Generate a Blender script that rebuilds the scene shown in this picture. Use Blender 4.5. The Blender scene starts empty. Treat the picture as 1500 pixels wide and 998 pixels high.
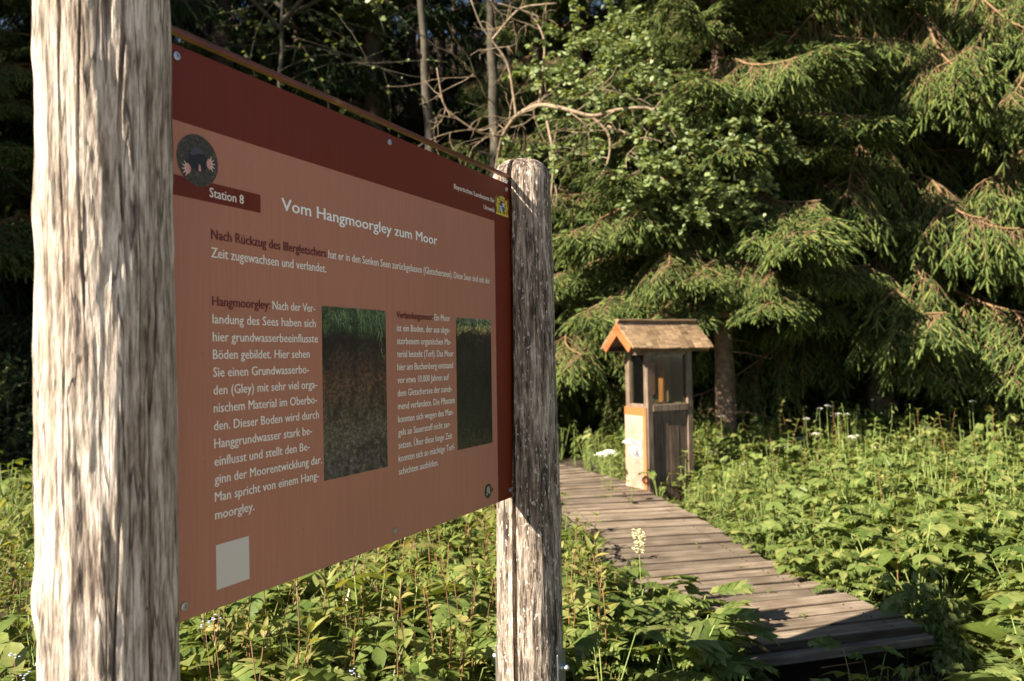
import bpy, math, random
import numpy as np
from mathutils import Matrix, Vector

C = bpy.context.scene.collection
D = bpy.data
SC = bpy.context.scene
R = math.radians
rng = np.random.default_rng(8)
random.seed(8)

# ------------------------------------------------------------------ camera
EYE = 1.45
PITCH, ROLL = 0.01402, -0.0172
cam = D.cameras.new('camera'); camo = D.objects.new('camera', cam); C.objects.link(camo)
cam.sensor_width = 36.0; cam.lens = 36.0 * 1170 / 1500
cam.clip_start = 0.05; cam.clip_end = 1000
f = Vector((0, math.cos(PITCH), math.sin(PITCH))); u0 = Vector((0, -math.sin(PITCH), math.cos(PITCH))); r0 = Vector((1, 0, 0))
rr = r0 * math.cos(ROLL) + u0 * math.sin(ROLL); uu = u0 * math.cos(ROLL) - r0 * math.sin(ROLL)
camo.matrix_world = Matrix(((rr.x, uu.x, -f.x, 0), (rr.y, uu.y, -f.y, 0), (rr.z, uu.z, -f.z, EYE), (0, 0, 0, 1)))
cam.dof.use_dof = True; cam.dof.focus_distance = 1.95; cam.dof.aperture_fstop = 4.5
SC.camera = camo

# ------------------------------------------------------------------ light
SUN_AZ, SUN_EL = 236.5, 35.0
w = D.worlds.new('World'); SC.world = w; w.use_nodes = True
nt = w.node_tree
sky = nt.nodes.new('ShaderNodeTexSky'); sky.sky_type = 'NISHITA'; sky.sun_disc = False
sky.sun_elevation = R(SUN_EL); sky.sun_rotation = R(SUN_AZ)
sky.altitude = 900; sky.dust_density = 0.3; sky.air_density = 0.75; sky.ozone_density = 1.0
nt.links.new(sky.outputs[0], nt.nodes['Background'].inputs[0])
nt.nodes['Background'].inputs[1].default_value = 0.05
sun = D.lights.new('sun', 'SUN'); sun.energy = 5.0; sun.angle = R(0.5); sun.color = (1.0, 0.925, 0.83)
suno = D.objects.new('sun', sun); C.objects.link(suno)
az = R(SUN_AZ); el = R(SUN_EL)
sdir = Vector((math.sin(az) * math.cos(el), math.cos(az) * math.cos(el), math.sin(el)))
suno.rotation_euler = sdir.to_track_quat('Z', 'Y').to_euler(); suno.location = (-8, -6, 12)
SC.view_settings.view_transform = 'Standard'; SC.view_settings.look = 'None'
SC.view_settings.exposure = 1.75; SC.view_settings.gamma = 1.0
SC.view_settings.use_white_balance = True; SC.view_settings.white_balance_temperature = 6950; SC.view_settings.white_balance_tint = 11

# ------------------------------------------------------------------ helpers
def tag(o, label=None, cat=None, group=None, kind=None):
    if label: o['label'] = label
    if cat: o['category'] = cat
    if group: o['group'] = group
    if kind: o['kind'] = kind
    return o

def empty(name, loc, rz=0, **k):
    o = D.objects.new(name, None); C.objects.link(o); o.location = loc; o.rotation_euler = (0, 0, rz)
    o.empty_display_size = 0.1
    return tag(o, **k)

def mesh_np(name, V, F, mats, mi=None, smooth=True, uv=None):
    """V (n,3), F list of arrays (k faces x m corners) or one array"""
    me = D.meshes.new(name)
    Fs = F if isinstance(F, list) else [F]
    Fs = [np.asarray(a, dtype=np.int64) for a in Fs if len(a)]
    V = np.asarray(V, dtype=np.float64)
    me.vertices.add(len(V)); me.vertices.foreach_set('co', V.ravel())
    loops = np.concatenate([a.ravel() for a in Fs]); tot = np.concatenate([np.full(len(a), a.shape[1]) for a in Fs])
    st = np.concatenate([[0], np.cumsum(tot)[:-1]])
    me.loops.add(len(loops)); me.loops.foreach_set('vertex_index', loops)
    me.polygons.add(len(tot)); me.polygons.foreach_set('loop_start', st); me.polygons.foreach_set('loop_total', tot)
    for m in (mats if isinstance(mats, (list, tuple)) else [mats]): me.materials.append(m)
    if mi is not None: me.polygons.foreach_set('material_index', np.asarray(mi, dtype=np.int32))
    me.polygons.foreach_set('use_smooth', np.full(len(tot), bool(smooth)))
    me.update(calc_edges=True)
    if uv is not None:
        l = me.uv_layers.new(name='UVMap'); l.data.foreach_set('uv', np.asarray(uv)[loops].ravel())
    return me

def link(name, me, parent=None, mat=None):
    o = D.objects.new(name, me); C.objects.link(o)
    if parent is not None: o.parent = parent
    if mat is not None: o.matrix_local = mat
    return o

def box_np(x0, x1, y0, y1, z0, z1, bev=0.0):
    if bev <= 0:
        V = np.array([(x, y, z) for z in (z0, z1) for y in (y0, y1) for x in (x0, x1)], float)
        F = np.array([(0, 2, 3, 1), (4, 5, 7, 6), (0, 1, 5, 4), (2, 6, 7, 3), (0, 4, 6, 2), (1, 3, 7, 5)])
        return V, F
    # chamfered box: 24 verts
    V = []; idx = {}
    for sx in (0, 1):
        for sy in (0, 1):
            for sz in (0, 1):
                X, Y, Z = (x0, x1)[sx], (y0, y1)[sy], (z0, z1)[sz]
                ix = X + (bev if sx == 0 else -bev); iy = Y + (bev if sy == 0 else -bev); iz = Z + (bev if sz == 0 else -bev)
                idx[(sx, sy, sz)] = len(V); V += [(X, iy, iz), (ix, Y, iz), (ix, iy, Z)]
    q = lambda c, k: idx[c] + k
    F4 = []; F3 = []
    for s in (0, 1):
        a = [(s, 0, 0), (s, 1, 0), (s, 1, 1), (s, 0, 1)]; F4.append([q(c, 0) for c in a][::(1 if s else -1)])
        a = [(0, s, 0), (1, s, 0), (1, s, 1), (0, s, 1)]; F4.append([q(c, 1) for c in a][::(-1 if s else 1)])
        a = [(0, 0, s), (1, 0, s), (1, 1, s), (0, 1, s)]; F4.append([q(c, 2) for c in a][::(1 if s else -1)])
    for ax in range(3):
        o1, o2 = [i for i in range(3) if i != ax]
        for s1 in (0, 1):
            for s2 in (0, 1):
                c0 = [0, 0, 0]; c0[o1] = s1; c0[o2] = s2; c1 = list(c0); c1[ax] = 1
                F4.append([q(tuple(c0), o1), q(tuple(c1), o1), q(tuple(c1), o2), q(tuple(c0), o2)])
    for c in idx: F3.append([q(c, 0), q(c, 1), q(c, 2)])
    V = np.array(V, float); ctr = V.mean(0)
    def fix(L):
        out = []
        for fc in L:
            p = V[fc]; n = np.cross(p[1] - p[0], p[2] - p[0])
            out.append(fc if n @ (p.mean(0) - ctr) > 0 else fc[::-1])
        return np.array(out)
    return V, [fix(F4), fix(F3)]

def box(name, dims, mat, parent=None, bev=0.0, M=None):
    V, F = box_np(*dims, bev=bev)
    o = link(name, mesh_np(name, V, F, mat, smooth=False), parent)
    if M is not None: o.matrix_local = M
    return o

def poly_ext(pts, y0, y1):
    """polygon in xz extruded along y"""
    n = len(pts)
    V = [(p[0], y0, p[1]) for p in pts] + [(p[0], y1, p[1]) for p in pts]
    F = [[(i, (i + 1) % n, (i + 1) % n + n, i + n)] for i in range(n)]
    return np.array(V, float), [np.array([f[0] for f in F]), np.array([list(range(n))[::-1]]), np.array([list(range(n, 2 * n))])]

def tube_np(P, rad, sides=5):
    P = np.asarray(P, float); n = len(P); rad = np.broadcast_to(np.asarray(rad, float), (n,))
    T = np.gradient(P, axis=0); T /= np.linalg.norm(T, axis=1)[:, None] + 1e-9
    ref = np.array([0, 0, 1.0]) if abs(T[:, 2]).mean() < 0.8 else np.array([1.0, 0, 0])
    A = np.cross(T, ref); A /= np.linalg.norm(A, axis=1)[:, None] + 1e-9; B = np.cross(T, A)
    a = np.arange(sides) * 2 * np.pi / sides
    V = P[:, None, :] + rad[:, None, None] * (np.cos(a)[None, :, None] * A[:, None, :] + np.sin(a)[None, :, None] * B[:, None, :])
    V = V.reshape(-1, 3); F = []
    i = np.arange(n - 1)[:, None] * sides; j = np.arange(sides)[None, :]; j2 = (j + 1) % sides
    q = np.stack([i + j, i + j2, i + sides + j2, i + sides + j], -1).reshape(-1, 4)
    F = np.concatenate([q[:, [0, 1, 2]], q[:, [0, 2, 3]]])
    c = len(V); V = np.vstack([V, P[-1:] + T[-1:] * rad[-1] * .6]); k = (n - 1) * sides
    F = np.vstack([F, [(k + a_, k + (a_ + 1) % sides, c) for a_ in range(sides)]])
    return V, F

class Acc:
    """collects triangle meshes with material indices"""
    def __init__(s): s.V = []; s.F = []; s.M = []; s.n = 0
    def add(s, V, F, m=0):
        F = np.asarray(F); s.V.append(V); s.F.append(F + s.n); s.M.append(np.full(len(F), m)); s.n += len(V)
    def inst(s, T, mats, m=None):
        """T=(V,F,M) template, mats (k,4,4)"""
        V, F, Mi = T; k = len(mats)
        if k == 0: return
        W = np.einsum('kij,nj->kni', mats[:, :3, :3], V) + mats[:, None, :3, 3]
        s.V.append(W.reshape(-1, 3)); s.F.append((F[None] + (np.arange(k) * len(V))[:, None, None]).reshape(-1, 3) + s.n)
        s.M.append(np.tile(Mi if m is None else np.full(len(F), m), k)); s.n += k * len(V)
    def arrays(s): return np.concatenate(s.V), np.concatenate(s.F), np.concatenate(s.M)
    def mesh(s, name, mats, smooth=True):
        V, F, M = s.arrays(); return mesh_np(name, V, F, mats, M, smooth)

def frames(O, X, up=None, S=1.0, roll=None):
    """matrices with x axis along X, z near up, scale S (k,) or (k,3)"""
    O = np.atleast_2d(O); X = np.atleast_2d(X).astype(float); k = len(O)
    X = X / (np.linalg.norm(X, axis=1)[:, None] + 1e-9)
    upv = np.broadcast_to(np.array([0, 0, 1.0]) if up is None else np.asarray(up, float), (k, 3))
    Y = np.cross(upv, X); bad = np.linalg.norm(Y, axis=1) < 1e-3
    if bad.any(): Y[bad] = np.cross(np.array([1.0, 0.2, 0]), X[bad])
    Y /= np.linalg.norm(Y, axis=1)[:, None]; Z = np.cross(X, Y)
    if roll is not None:
        c, s_ = np.cos(roll)[:, None], np.sin(roll)[:, None]; Y, Z = Y * c + Z * s_, Z * c - Y * s_
    S = np.asarray(S, float); S = np.broadcast_to(S[:, None] if S.ndim == 1 else S, (k, 3))
    M = np.zeros((k, 4, 4)); M[:, :3, 0] = X * S[:, :1]; M[:, :3, 1] = Y * S[:, 1:2]; M[:, :3, 2] = Z * S[:, 2:3]; M[:, :3, 3] = O; M[:, 3, 3] = 1
    return M

def vnoise(x, y, seed=0, px=None):
    """2D value noise; px = period in x"""
    r = np.random.default_rng(seed); T = r.random((256, 256))
    xi = np.floor(x).astype(int); yi = np.floor(y).astype(int); fx = x - xi; fy = y - yi
    fx = fx * fx * (3 - 2 * fx); fy = fy * fy * (3 - 2 * fy)
    x0, x1 = xi, xi + 1
    if px: x0, x1 = x0 % px, x1 % px
    g = lambda a, b: T[a % 256, b % 256]
    return (g(x0, yi) * (1 - fx) + g(x1, yi) * fx) * (1 - fy) + (g(x0, yi + 1) * (1 - fx) + g(x1, yi + 1) * fx) * fy

# ------------------------------------------------------------------ materials
def M(name, base=(.5, .5, .5), rough=.7, spec=.5, metal=0.0):
    m = D.materials.new(name); m.use_nodes = True
    b = m.node_tree.nodes['Principled BSDF']
    b.inputs['Base Color'].default_value = (*base, 1); b.inputs['Roughness'].default_value = rough
    b.inputs['Specular IOR Level'].default_value = spec; b.inputs['Metallic'].default_value = metal
    return m
def N(m, t, **kw):
    n = m.node_tree.nodes.new(t)
    for k, v in kw.items():
        if k in n.inputs: n.inputs[k].default_value = v
        else: setattr(n, k, v)
    return n
def L(m, a, b): m.node_tree.links.new(a, b)
def ramp(m, fac, stops, interp='LINEAR'):
    r = N(m, 'ShaderNodeValToRGB'); r.color_ramp.interpolation = interp
    e = r.color_ramp.elements
    while len(e) < len(stops): e.new(.5)
    for i, (p, c) in enumerate(stops): e[i].position = p; e[i].color = (*c, 1) if len(c) == 3 else c
    L(m, fac, r.inputs[0]); return r.outputs[0]
def noise(m, vec, scale, detail=4, rough=.55, sc=(1, 1, 1), off=(0, 0, 0), dist=0):
    mp = N(m, 'ShaderNodeMapping'); mp.inputs['Scale'].default_value = sc; mp.inputs['Location'].default_value = off
    L(m, vec, mp.inputs[0]); n = N(m, 'ShaderNodeTexNoise', Scale=scale, Detail=detail, Roughness=rough, Distortion=dist)
    L(m, mp.outputs[0], n.inputs['Vector']); return n.outputs['Fac']
def mixc(m, fac, a, b, mode='MIX'):
    x = N(m, 'ShaderNodeMix', data_type='RGBA', blend_type=mode)
    for s, v in ((x.inputs[0], fac), (x.inputs[6], a), (x.inputs[7], b)):
        if hasattr(v, 'is_linked') or hasattr(v, 'links'): L(m, v, s)
        else: s.default_value = v if isinstance(v, (int, float)) else (*v, 1)
    return x.outputs[2]
def bump(m, h, strength=.5, dist=.005):
    b = N(m, 'ShaderNodeBump'); b.inputs['Strength'].default_value = strength; b.inputs['Distance'].default_value = dist
    L(m, h, b.inputs['Height']); return b.outputs[0]
def BS(m): return m.node_tree.nodes['Principled BSDF']
def objc(m): return N(m, 'ShaderNodeTexCoord').outputs['Object']

def wood_post(name, pale, mid, dark, fleck=None, bias=0.0, rug=1.0):
    m = M(name, rough=.85, spec=.25); v = objc(m)
    n1 = noise(m, v, 52, 9, .70, (1, 1, .12)); n2 = noise(m, v, 130, 6, .68, (1, 1, .085), (3, 1, 0)); n3 = noise(m, v, 9, 5, .65, (1, 1, .3), (7, 0, 2))
    c = ramp(m, n1, [(.36 + bias, dark), (.46 + bias, mid), (.58 + bias, pale)])
    c2 = ramp(m, n2, [(.38, tuple(x * .55 for x in mid)), (.50, (1, 1, 1))])
    c = mixc(m, .8 * rug, c, c2, 'MULTIPLY')
    c3 = ramp(m, n3, [(.36, tuple(min(1, x * 1.15 + .22) for x in mid)), (.60, (1, 1, 1))])
    c = mixc(m, .75, c, c3, 'MULTIPLY')
    n4 = noise(m, v, 34, 3, .5, (1, 1, .055), (9, 2, 4), .4); sb = N(m, 'ShaderNodeMath', operation='SUBTRACT'); L(m, n4, sb.inputs[0]); sb.inputs[1].default_value = .5
    ab = N(m, 'ShaderNodeMath', operation='ABSOLUTE'); L(m, sb.outputs[0], ab.inputs[0]); crk = ramp(m, ab.outputs[0], [(.0, (0, 0, 0)), (.007, (.15, .15, .15)), (.014, (1, 1, 1))])
    c = mixc(m, .85 * rug, c, crk, 'MULTIPLY')
    n5 = noise(m, v, 230, 3, .6, (1, 1, .12), (5, 5, 5)); c = mixc(m, .6, c, ramp(m, n5, [(.38, (.45, .42, .38)), (.52, (1, 1, 1))]), 'MULTIPLY')
    if fleck:
        nf = noise(m, v, 120, 3, .55, (1, 1, .42), (1, 5, 0)); fk = ramp(m, nf, [(.60, (0, 0, 0)), (.65, (.9, .9, .9))])
        c = mixc(m, fk, c, fleck)
    L(m, c, BS(m).inputs['Base Color'])
    ml = N(m, 'ShaderNodeMath', operation='MULTIPLY'); L(m, n1, ml.inputs[0]); L(m, crk, ml.inputs[1])
    add = N(m, 'ShaderNodeMath', operation='ADD'); L(m, ml.outputs[0], add.inputs[0]); L(m, n5, add.inputs[1])
    L(m, bump(m, add.outputs[0], .8, .005), BS(m).inputs['Normal'])
    return m
MAT = {}
MAT['post_l'] = wood_post('weathered_post_wood', (.64, .58, .50), (.40, .34, .275), (.13, .10, .08), bias=-.012, rug=.8)
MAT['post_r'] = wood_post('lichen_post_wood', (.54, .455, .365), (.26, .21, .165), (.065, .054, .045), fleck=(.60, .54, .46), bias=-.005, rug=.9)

def plank_mat(name, a, b, dark, sc=1.0):
    m = M(name, rough=.8, spec=.3); v = objc(m); info = N(m, 'ShaderNodeObjectInfo')
    ad = N(m, 'ShaderNodeVectorMath', operation='ADD'); mul = N(m, 'ShaderNodeVectorMath', operation='SCALE'); mul.inputs['Scale'].default_value = 17.0
    L(m, info.outputs['Random'], mul.inputs[0]); L(m, v, ad.inputs[0]); L(m, mul.outputs[0], ad.inputs[1])
    n1 = noise(m, ad.outputs[0], 60 * sc, 6, .6, (.05, 1, 1)); n2 = noise(m, ad.outputs[0], 5, 4, .6)
    c = ramp(m, n1, [(.25, dark), (.5, a), (.72, b)])
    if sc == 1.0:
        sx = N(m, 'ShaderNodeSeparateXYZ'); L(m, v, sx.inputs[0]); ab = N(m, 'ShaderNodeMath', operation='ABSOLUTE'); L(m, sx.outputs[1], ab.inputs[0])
        c = mixc(m, 1.0, c, ramp(m, ab.outputs[0], [(.051, (1, 1, 1)), (.0555, (.22, .19, .16))]), 'MULTIPLY')  # long edges darkened: grime, and shade of the gaps put into the colour
    c = mixc(m, .7, c, ramp(m, n2, [(.35, (.45, .42, .38)), (.6, (1, 1, 1))]), 'MULTIPLY')
    hsv = N(m, 'ShaderNodeHueSaturation'); mr = N(m, 'ShaderNodeMapRange'); mr.inputs['To Min'].default_value = .72; mr.inputs['To Max'].default_value = 1.25
    L(m, info.outputs['Random'], mr.inputs[0]); L(m, mr.outputs[0], hsv.inputs['Value']); L(m, c, hsv.inputs['Color'])
    L(m, hsv.outputs[0], BS(m).inputs['Base Color']); L(m, bump(m, n1, .5, .004), BS(m).inputs['Normal'])
    return m
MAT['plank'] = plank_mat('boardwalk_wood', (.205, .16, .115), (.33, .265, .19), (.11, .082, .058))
MAT['beam'] = plank_mat('dark_beam_wood', (.10, .07, .048), (.18, .13, .09), (.04, .028, .02), .99)
def vplank(name, a, b, dark):
    m = M(name, rough=.8, spec=.25); v = objc(m); n1 = noise(m, v, 70, 5, .6, (1, 1, .05)); n2 = noise(m, v, 6, 3, .5)
    c = ramp(m, n1, [(.3, dark), (.52, a), (.7, b)]); c = mixc(m, .6, c, ramp(m, n2, [(.35, (.5, .45, .4)), (.6, (1, 1, 1))]), 'MULTIPLY')
    L(m, c, BS(m).inputs['Base Color']); L(m, bump(m, n1, .4, .003), BS(m).inputs['Normal']); return m
MAT['kiosk'] = vplank('grey_cabin_wood', (.195, .14, .098), (.28, .21, .15), (.075, .052, .036))
MAT['kiosk_lo'] = vplank('brown_cabin_wood', (.15, .105, .075), (.22, .165, .12), (.06, .042, .03))
MAT['orange'] = vplank('orange_stained_wood', (.34, .115, .038), (.43, .16, .052), (.22, .07, .02))
MAT['shingle'] = plank_mat('shingle_wood', (.27, .18, .10), (.42, .29, .17), (.10, .062, .035), .6)

def leaf(name, c1, c2, c3=None, trans=.36, rough=.40, spec=.38, hue=1.0, ycol=None):
    m = M(name, rough=rough, spec=spec); g = N(m, 'ShaderNodeNewGeometry'); inf = N(m, 'ShaderNodeObjectInfo')
    ad = N(m, 'ShaderNodeMath', operation='ADD'); L(m, g.outputs['Random Per Island'], ad.inputs[0]); L(m, inf.outputs['Random'], ad.inputs[1])
    fr = N(m, 'ShaderNodeMath', operation='FRACT'); L(m, ad.outputs[0], fr.inputs[0])
    st = [(0, c1), (.55, c2)] + ([(.965, c3), (1, c3)] if c3 else [(1, c2)])
    c = ramp(m, fr.outputs[0], st)
    n = noise(m, objc(m), 55, 3, .5); c = mixc(m, .6, c, ramp(m, n, [(.35, (.65, .68, .6)), (.65, (1.0, 1.0, 1.0))]), 'MULTIPLY')
    b = BS(m); L(m, c, b.inputs['Base Color'])
    t = N(m, 'ShaderNodeBsdfTranslucent'); tc = mixc(m, 1.0, c, (1.5, 1.35, .55), 'MULTIPLY'); L(m, tc, t.inputs[0])
    mx = N(m, 'ShaderNodeMixShader'); mx.inputs[0].default_value = trans
    L(m, b.outputs[0], mx.inputs[1]); L(m, t.outputs[0], mx.inputs[2])
    L(m, mx.outputs[0], m.node_tree.nodes['Material Output'].inputs[0]); return m
MAT['leaf_a'] = leaf('balsam_leaf', (.12, .165, .034), (.205, .25, .065), (.34, .30, .11))
MAT['leaf_b'] = leaf('lobed_leaf', (.10, .155, .036), (.18, .235, .068), (.27, .30, .10))
MAT['leaf_c'] = leaf('herb_leaf', (.085, .135, .032), (.17, .225, .06), (.29, .30, .10))
MAT['grass'] = leaf('grass_blade', (.12, .18, .04), (.20, .24, .07), (.36, .31, .14), .3)
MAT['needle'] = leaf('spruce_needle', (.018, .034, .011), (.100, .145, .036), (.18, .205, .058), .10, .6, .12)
MAT['needle_far_shade'] = leaf('shaded_far_needle', (.012, .022, .009), (.022, .037, .013), (.035, .05, .018), .08, .8, .05)  # darker copy of the needles, forest shade put into the colour
MAT['alder'] = leaf('round_leaf', (.13, .18, .065), (.22, .285, .115), (.28, .33, .13), .3, .45, .35)
def simple(name, c, k=1.0, r=.8, sc=25):
    m = M(name, rough=r, spec=.3); n = noise(m, objc(m), sc, 4, .6)
    L(m, ramp(m, n, [(.3, tuple(x * .55 for x in c)), (.7, tuple(min(1, x * 1.35) for x in c))]), BS(m).inputs['Base Color'])
    L(m, bump(m, n, .4 * k, .01), BS(m).inputs['Normal']); return m
MAT['bark'] = simple('spruce_bark', (.20, .135, .09), 2, .9, 18)
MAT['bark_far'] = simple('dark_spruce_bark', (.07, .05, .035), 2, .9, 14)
MAT['twig'] = simple('spruce_twig', (.20, .125, .062))
MAT['deadwood'] = simple('bare_branch_bark', (.27, .20, .13), 1, .8, 30)
MAT['alder_bark'] = simple('grey_green_bark', (.065, .055, .038), 1.5, .85, 14)
MAT['redstem'] = simple('red_stem', (.19, .10, .045), .3, .5, 8)
MAT['greenstem'] = simple('green_stem', (.20, .26, .07), .3, .5, 8)
MAT['flower'] = M('white_petals', (.78, .76, .66), .7)
MAT['cream'] = M('cream_petals', (.62, .58, .30), .7)
MAT['blue'] = M('pale_blue_petals', (.45, .52, .72), .7)
MAT['soil'] = simple('forest_soil', (.05, .038, .024), 3, .95, 6)
MAT['steel'] = M('galvanised_steel', (.48, .49, .50), .38, .5, .9)
MAT['darksteel'] = M('dark_nail', (.06, .05, .045), .5, .5, .6)
# lists used below
SCREW = MAT['steel']
# ================================================================== SETTING: ground
def terrain_z(x, y):
    x = np.asarray(x, float); y = np.asarray(y, float)
    z = .13 * np.clip((y - 3.0) / 2.5, 0, 1) + .02 * (vnoise(x * 1.3 + 50, y * 1.3 + 50, 3) - .5) * 2
    z += 24 * np.clip((y - 15) / 42, 0, 1) ** 1.1 + .25 * np.clip((y - 9.5) / 6, 0, 1) * (vnoise(x * .5 + 20, y * .5 + 20, 5))
    return z
gx = np.concatenate([np.linspace(-260, -22, 18), np.linspace(-20, 20, 121), np.linspace(22, 260, 18)])
gy = np.concatenate([np.linspace(-200, -9, 14), np.linspace(-8, 18, 90), np.linspace(19, 60, 24), np.linspace(70, 320, 12)])
GX, GY = np.meshgrid(gx, gy); GZ = terrain_z(GX, GY)
V = np.stack([GX, GY, GZ], -1).reshape(-1, 3); nx = len(gx); ny = len(gy)
i = (np.arange(ny - 1)[:, None] * nx + np.arange(nx - 1)[None]).ravel()
tag(link('ground', mesh_np('ground', V, np.stack([i, i + 1, i + nx + 1, i + nx], 1), MAT['soil'])), kind='structure')

# pale gravel strip out of view, added to bounce warm sunlight onto the panel
ctr = np.array([(-9, -9), (-5, -5.2), (-1.8, -2.6), (.8, -.9), (3.2, -.2), (6.0, -.6), (9.5, -2.2), (14, -5)], float); t_ = np.linspace(0, 1, len(ctr)); tt = np.linspace(0, 1, 60)
cx_ = np.interp(tt, t_, ctr[:, 0]); cy_ = np.interp(tt, t_, ctr[:, 1])
for _ in range(6): cx_[1:-1] = (cx_[:-2] + cx_[1:-1] * 2 + cx_[2:]) / 4; cy_[1:-1] = (cy_[:-2] + cy_[1:-1] * 2 + cy_[2:]) / 4
tx, ty = np.gradient(cx_), np.gradient(cy_); ln = np.hypot(tx, ty); V = []; offs = np.linspace(-1.5, 1.5, 13)
for k in range(60):
    for o_ in offs:
        w_ = o_ * (1 + .12 * vnoise(np.array(k * .7), np.array(o_ > 0) * 5.0, 8)); x_, y_ = cx_[k] - ty[k] / ln[k] * w_, cy_[k] + tx[k] / ln[k] * w_; V.append((x_, y_, float(terrain_z(x_, y_)) + .035 * (1 - (o_ / 1.5) ** 4) + .004))
i = (np.arange(59)[:, None] * 13 + np.arange(12)[None]).ravel()
gm = simple('bounce_gravel', (.46, .40, .32), 2, .9, 60)
tag(link('bounce_path', mesh_np('bounce_path', V, np.stack([i, i + 13, i + 14, i + 1], 1), gm)), kind='structure')
def on_bounce_path(x, y): return np.sqrt((np.asarray(x)[..., None] - cx_) ** 2 + (np.asarray(y)[..., None] - cy_) ** 2).min(-1) < 1.5

# ------------------------------------------------------------------ boardwalk
BZ = .25
edgeL = np.array([(.86, 3.20), (.70, 3.72), (.56, 4.16), (.47, 4.84), (.42, 5.4), (.33, 6.1), (.12, 7.1), (-.22, 7.9), (-.75, 8.75), (-1.5, 9.6), (-2.4, 10.3)])
dd = np.concatenate([[0], np.cumsum(np.linalg.norm(np.diff(edgeL, axis=0), axis=1))])
def eL(s): return np.array([np.interp(s, dd, edgeL[:, 0]), np.interp(s, dd, edgeL[:, 1])])
def eang(s): return R(np.interp(s, [0, 1.2, 2.3, 3.4, 4.6, 6.0, 7.6], [15, 12, 7, 10, 22, 36, 46]))
bw = None
jV = Acc()
for side in (.12, .78):
    pts = [];
    for s in np.arange(.09, dd[-1], .25):
        a = eang(s); p = eL(s) + side * np.array([math.cos(a), math.sin(a)]); pts.append((p[0], p[1], BZ - .095))
    pts = np.array(pts); T = np.gradient(pts, axis=0); T /= np.linalg.norm(T, axis=1)[:, None]; Nn = np.stack([T[:, 1], -T[:, 0], 0 * T[:, 0]], 1) * .04
    ring = [pts - Nn + (0, 0, .055), pts + Nn + (0, 0, .055), pts + Nn - (0, 0, .055), pts - Nn - (0, 0, .055)]
    Vv = np.stack(ring, 1).reshape(-1, 3); n = len(pts); Ff = []
    for k in range(n - 1):
        for a in range(4):
            b = (a + 1) % 4; Ff += [(k * 4 + a, k * 4 + b, k * 4 + 4 + b), (k * 4 + a, k * 4 + 4 + b, k * 4 + 4 + a)]
    Ff += [(0, 2, 1), (0, 3, 2)]; jV.add(Vv, np.array(Ff))
V, F, _ = jV.arrays()
bw = empty('boardwalk', (.86, 3.2, 0), kind='structure')
o = link('joists', mesh_np('joists', V - np.array([.86, 3.2, 0]), F, MAT['beam'], smooth=False), bw)
def plank_mesh(seed):
    r = np.random.default_rng(seed); n = 9; xs = np.linspace(0, .9, n) ; xs[0] -= r.random() * .025; xs[-1] += r.random() * .025
    prof = [(-.0565, -.034), (-.057, -.005), (-.0535, 0), (0, -.0010), (.0535, 0), (.057, -.005), (.0565, -.034)]
    V = [(x, p[0] + (r.random() - .5) * .003, p[1] + (r.random() - .5) * .0022) for x in xs for p in prof]; m = len(prof)
    F = [(k * m + a, k * m + a + 1, (k + 1) * m + a + 1, (k + 1) * m + a) for k in range(n - 1) for a in range(m - 1)]
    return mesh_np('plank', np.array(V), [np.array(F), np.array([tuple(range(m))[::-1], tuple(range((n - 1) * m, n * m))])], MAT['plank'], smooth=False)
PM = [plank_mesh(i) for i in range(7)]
s = .06; k = 0; nails = Acc()
nv, nf = tube_np(np.array([(0, 0, -.002), (0, 0, .0015)]), .004, 6)
while s < dd[-1] - .1:
    p = eL(s); a = eang(s) + (random.random() - .5) * .012
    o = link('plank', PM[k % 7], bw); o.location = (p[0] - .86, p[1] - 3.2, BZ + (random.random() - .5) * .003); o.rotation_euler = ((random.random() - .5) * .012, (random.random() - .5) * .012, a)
    for sx in (.12, .78):
        for sy in (-.026, .026):
            c = p + np.array([math.cos(a), math.sin(a)]) * sx + np.array([-math.sin(a), math.cos(a)]) * sy
            nails.add(nv + (c[0] - .86, c[1] - 3.2, BZ + .002), nf)
    # step so that planks do not collide on the curve
    s += .1285 / max(.78, math.cos(a - R(8)) ); k += 1
tag(link('nails', nails.mesh('nails', MAT['darksteel'], False), bw), kind='stuff')
# front beam closing the near end, and a lower step beam
a = eang(0); ex = Matrix.Translation((.86 - .86, 3.2 - 3.2, 0)) @ Matrix.Rotation(a, 4, 'Z')
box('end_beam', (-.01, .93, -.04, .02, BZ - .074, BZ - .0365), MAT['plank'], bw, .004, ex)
box('step_beam', (.05, 1.05, -.36, -.20, .0, .085), MAT['beam'], bw, .008, ex)

# ================================================================== THE SIGN
Bv = np.array([-.5416, 1.2996, .4929 + EYE]); b_ = .4547
dS = np.array([math.sin(b_), math.cos(b_), -.0055]); nS = np.array([math.cos(b_), -math.sin(b_), 0.0])
dT = np.array([0, 0, -1.0]) + .01065 * np.array([math.sin(b_), math.cos(b_), 0]) - .00864 * nS
ROOT = np.array([-.6, 1.18, 0.0])
def PT(st, off=0.0):
    st = np.atleast_2d(st); return Bv + st[:, :1] * dS + st[:, 1:2] * dT + np.reshape(off, (-1, 1)) * nS - ROOT
sign = empty('information_sign', tuple(ROOT), label='large reddish brown information board between two weathered round timber posts', cat='information sign')

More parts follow.
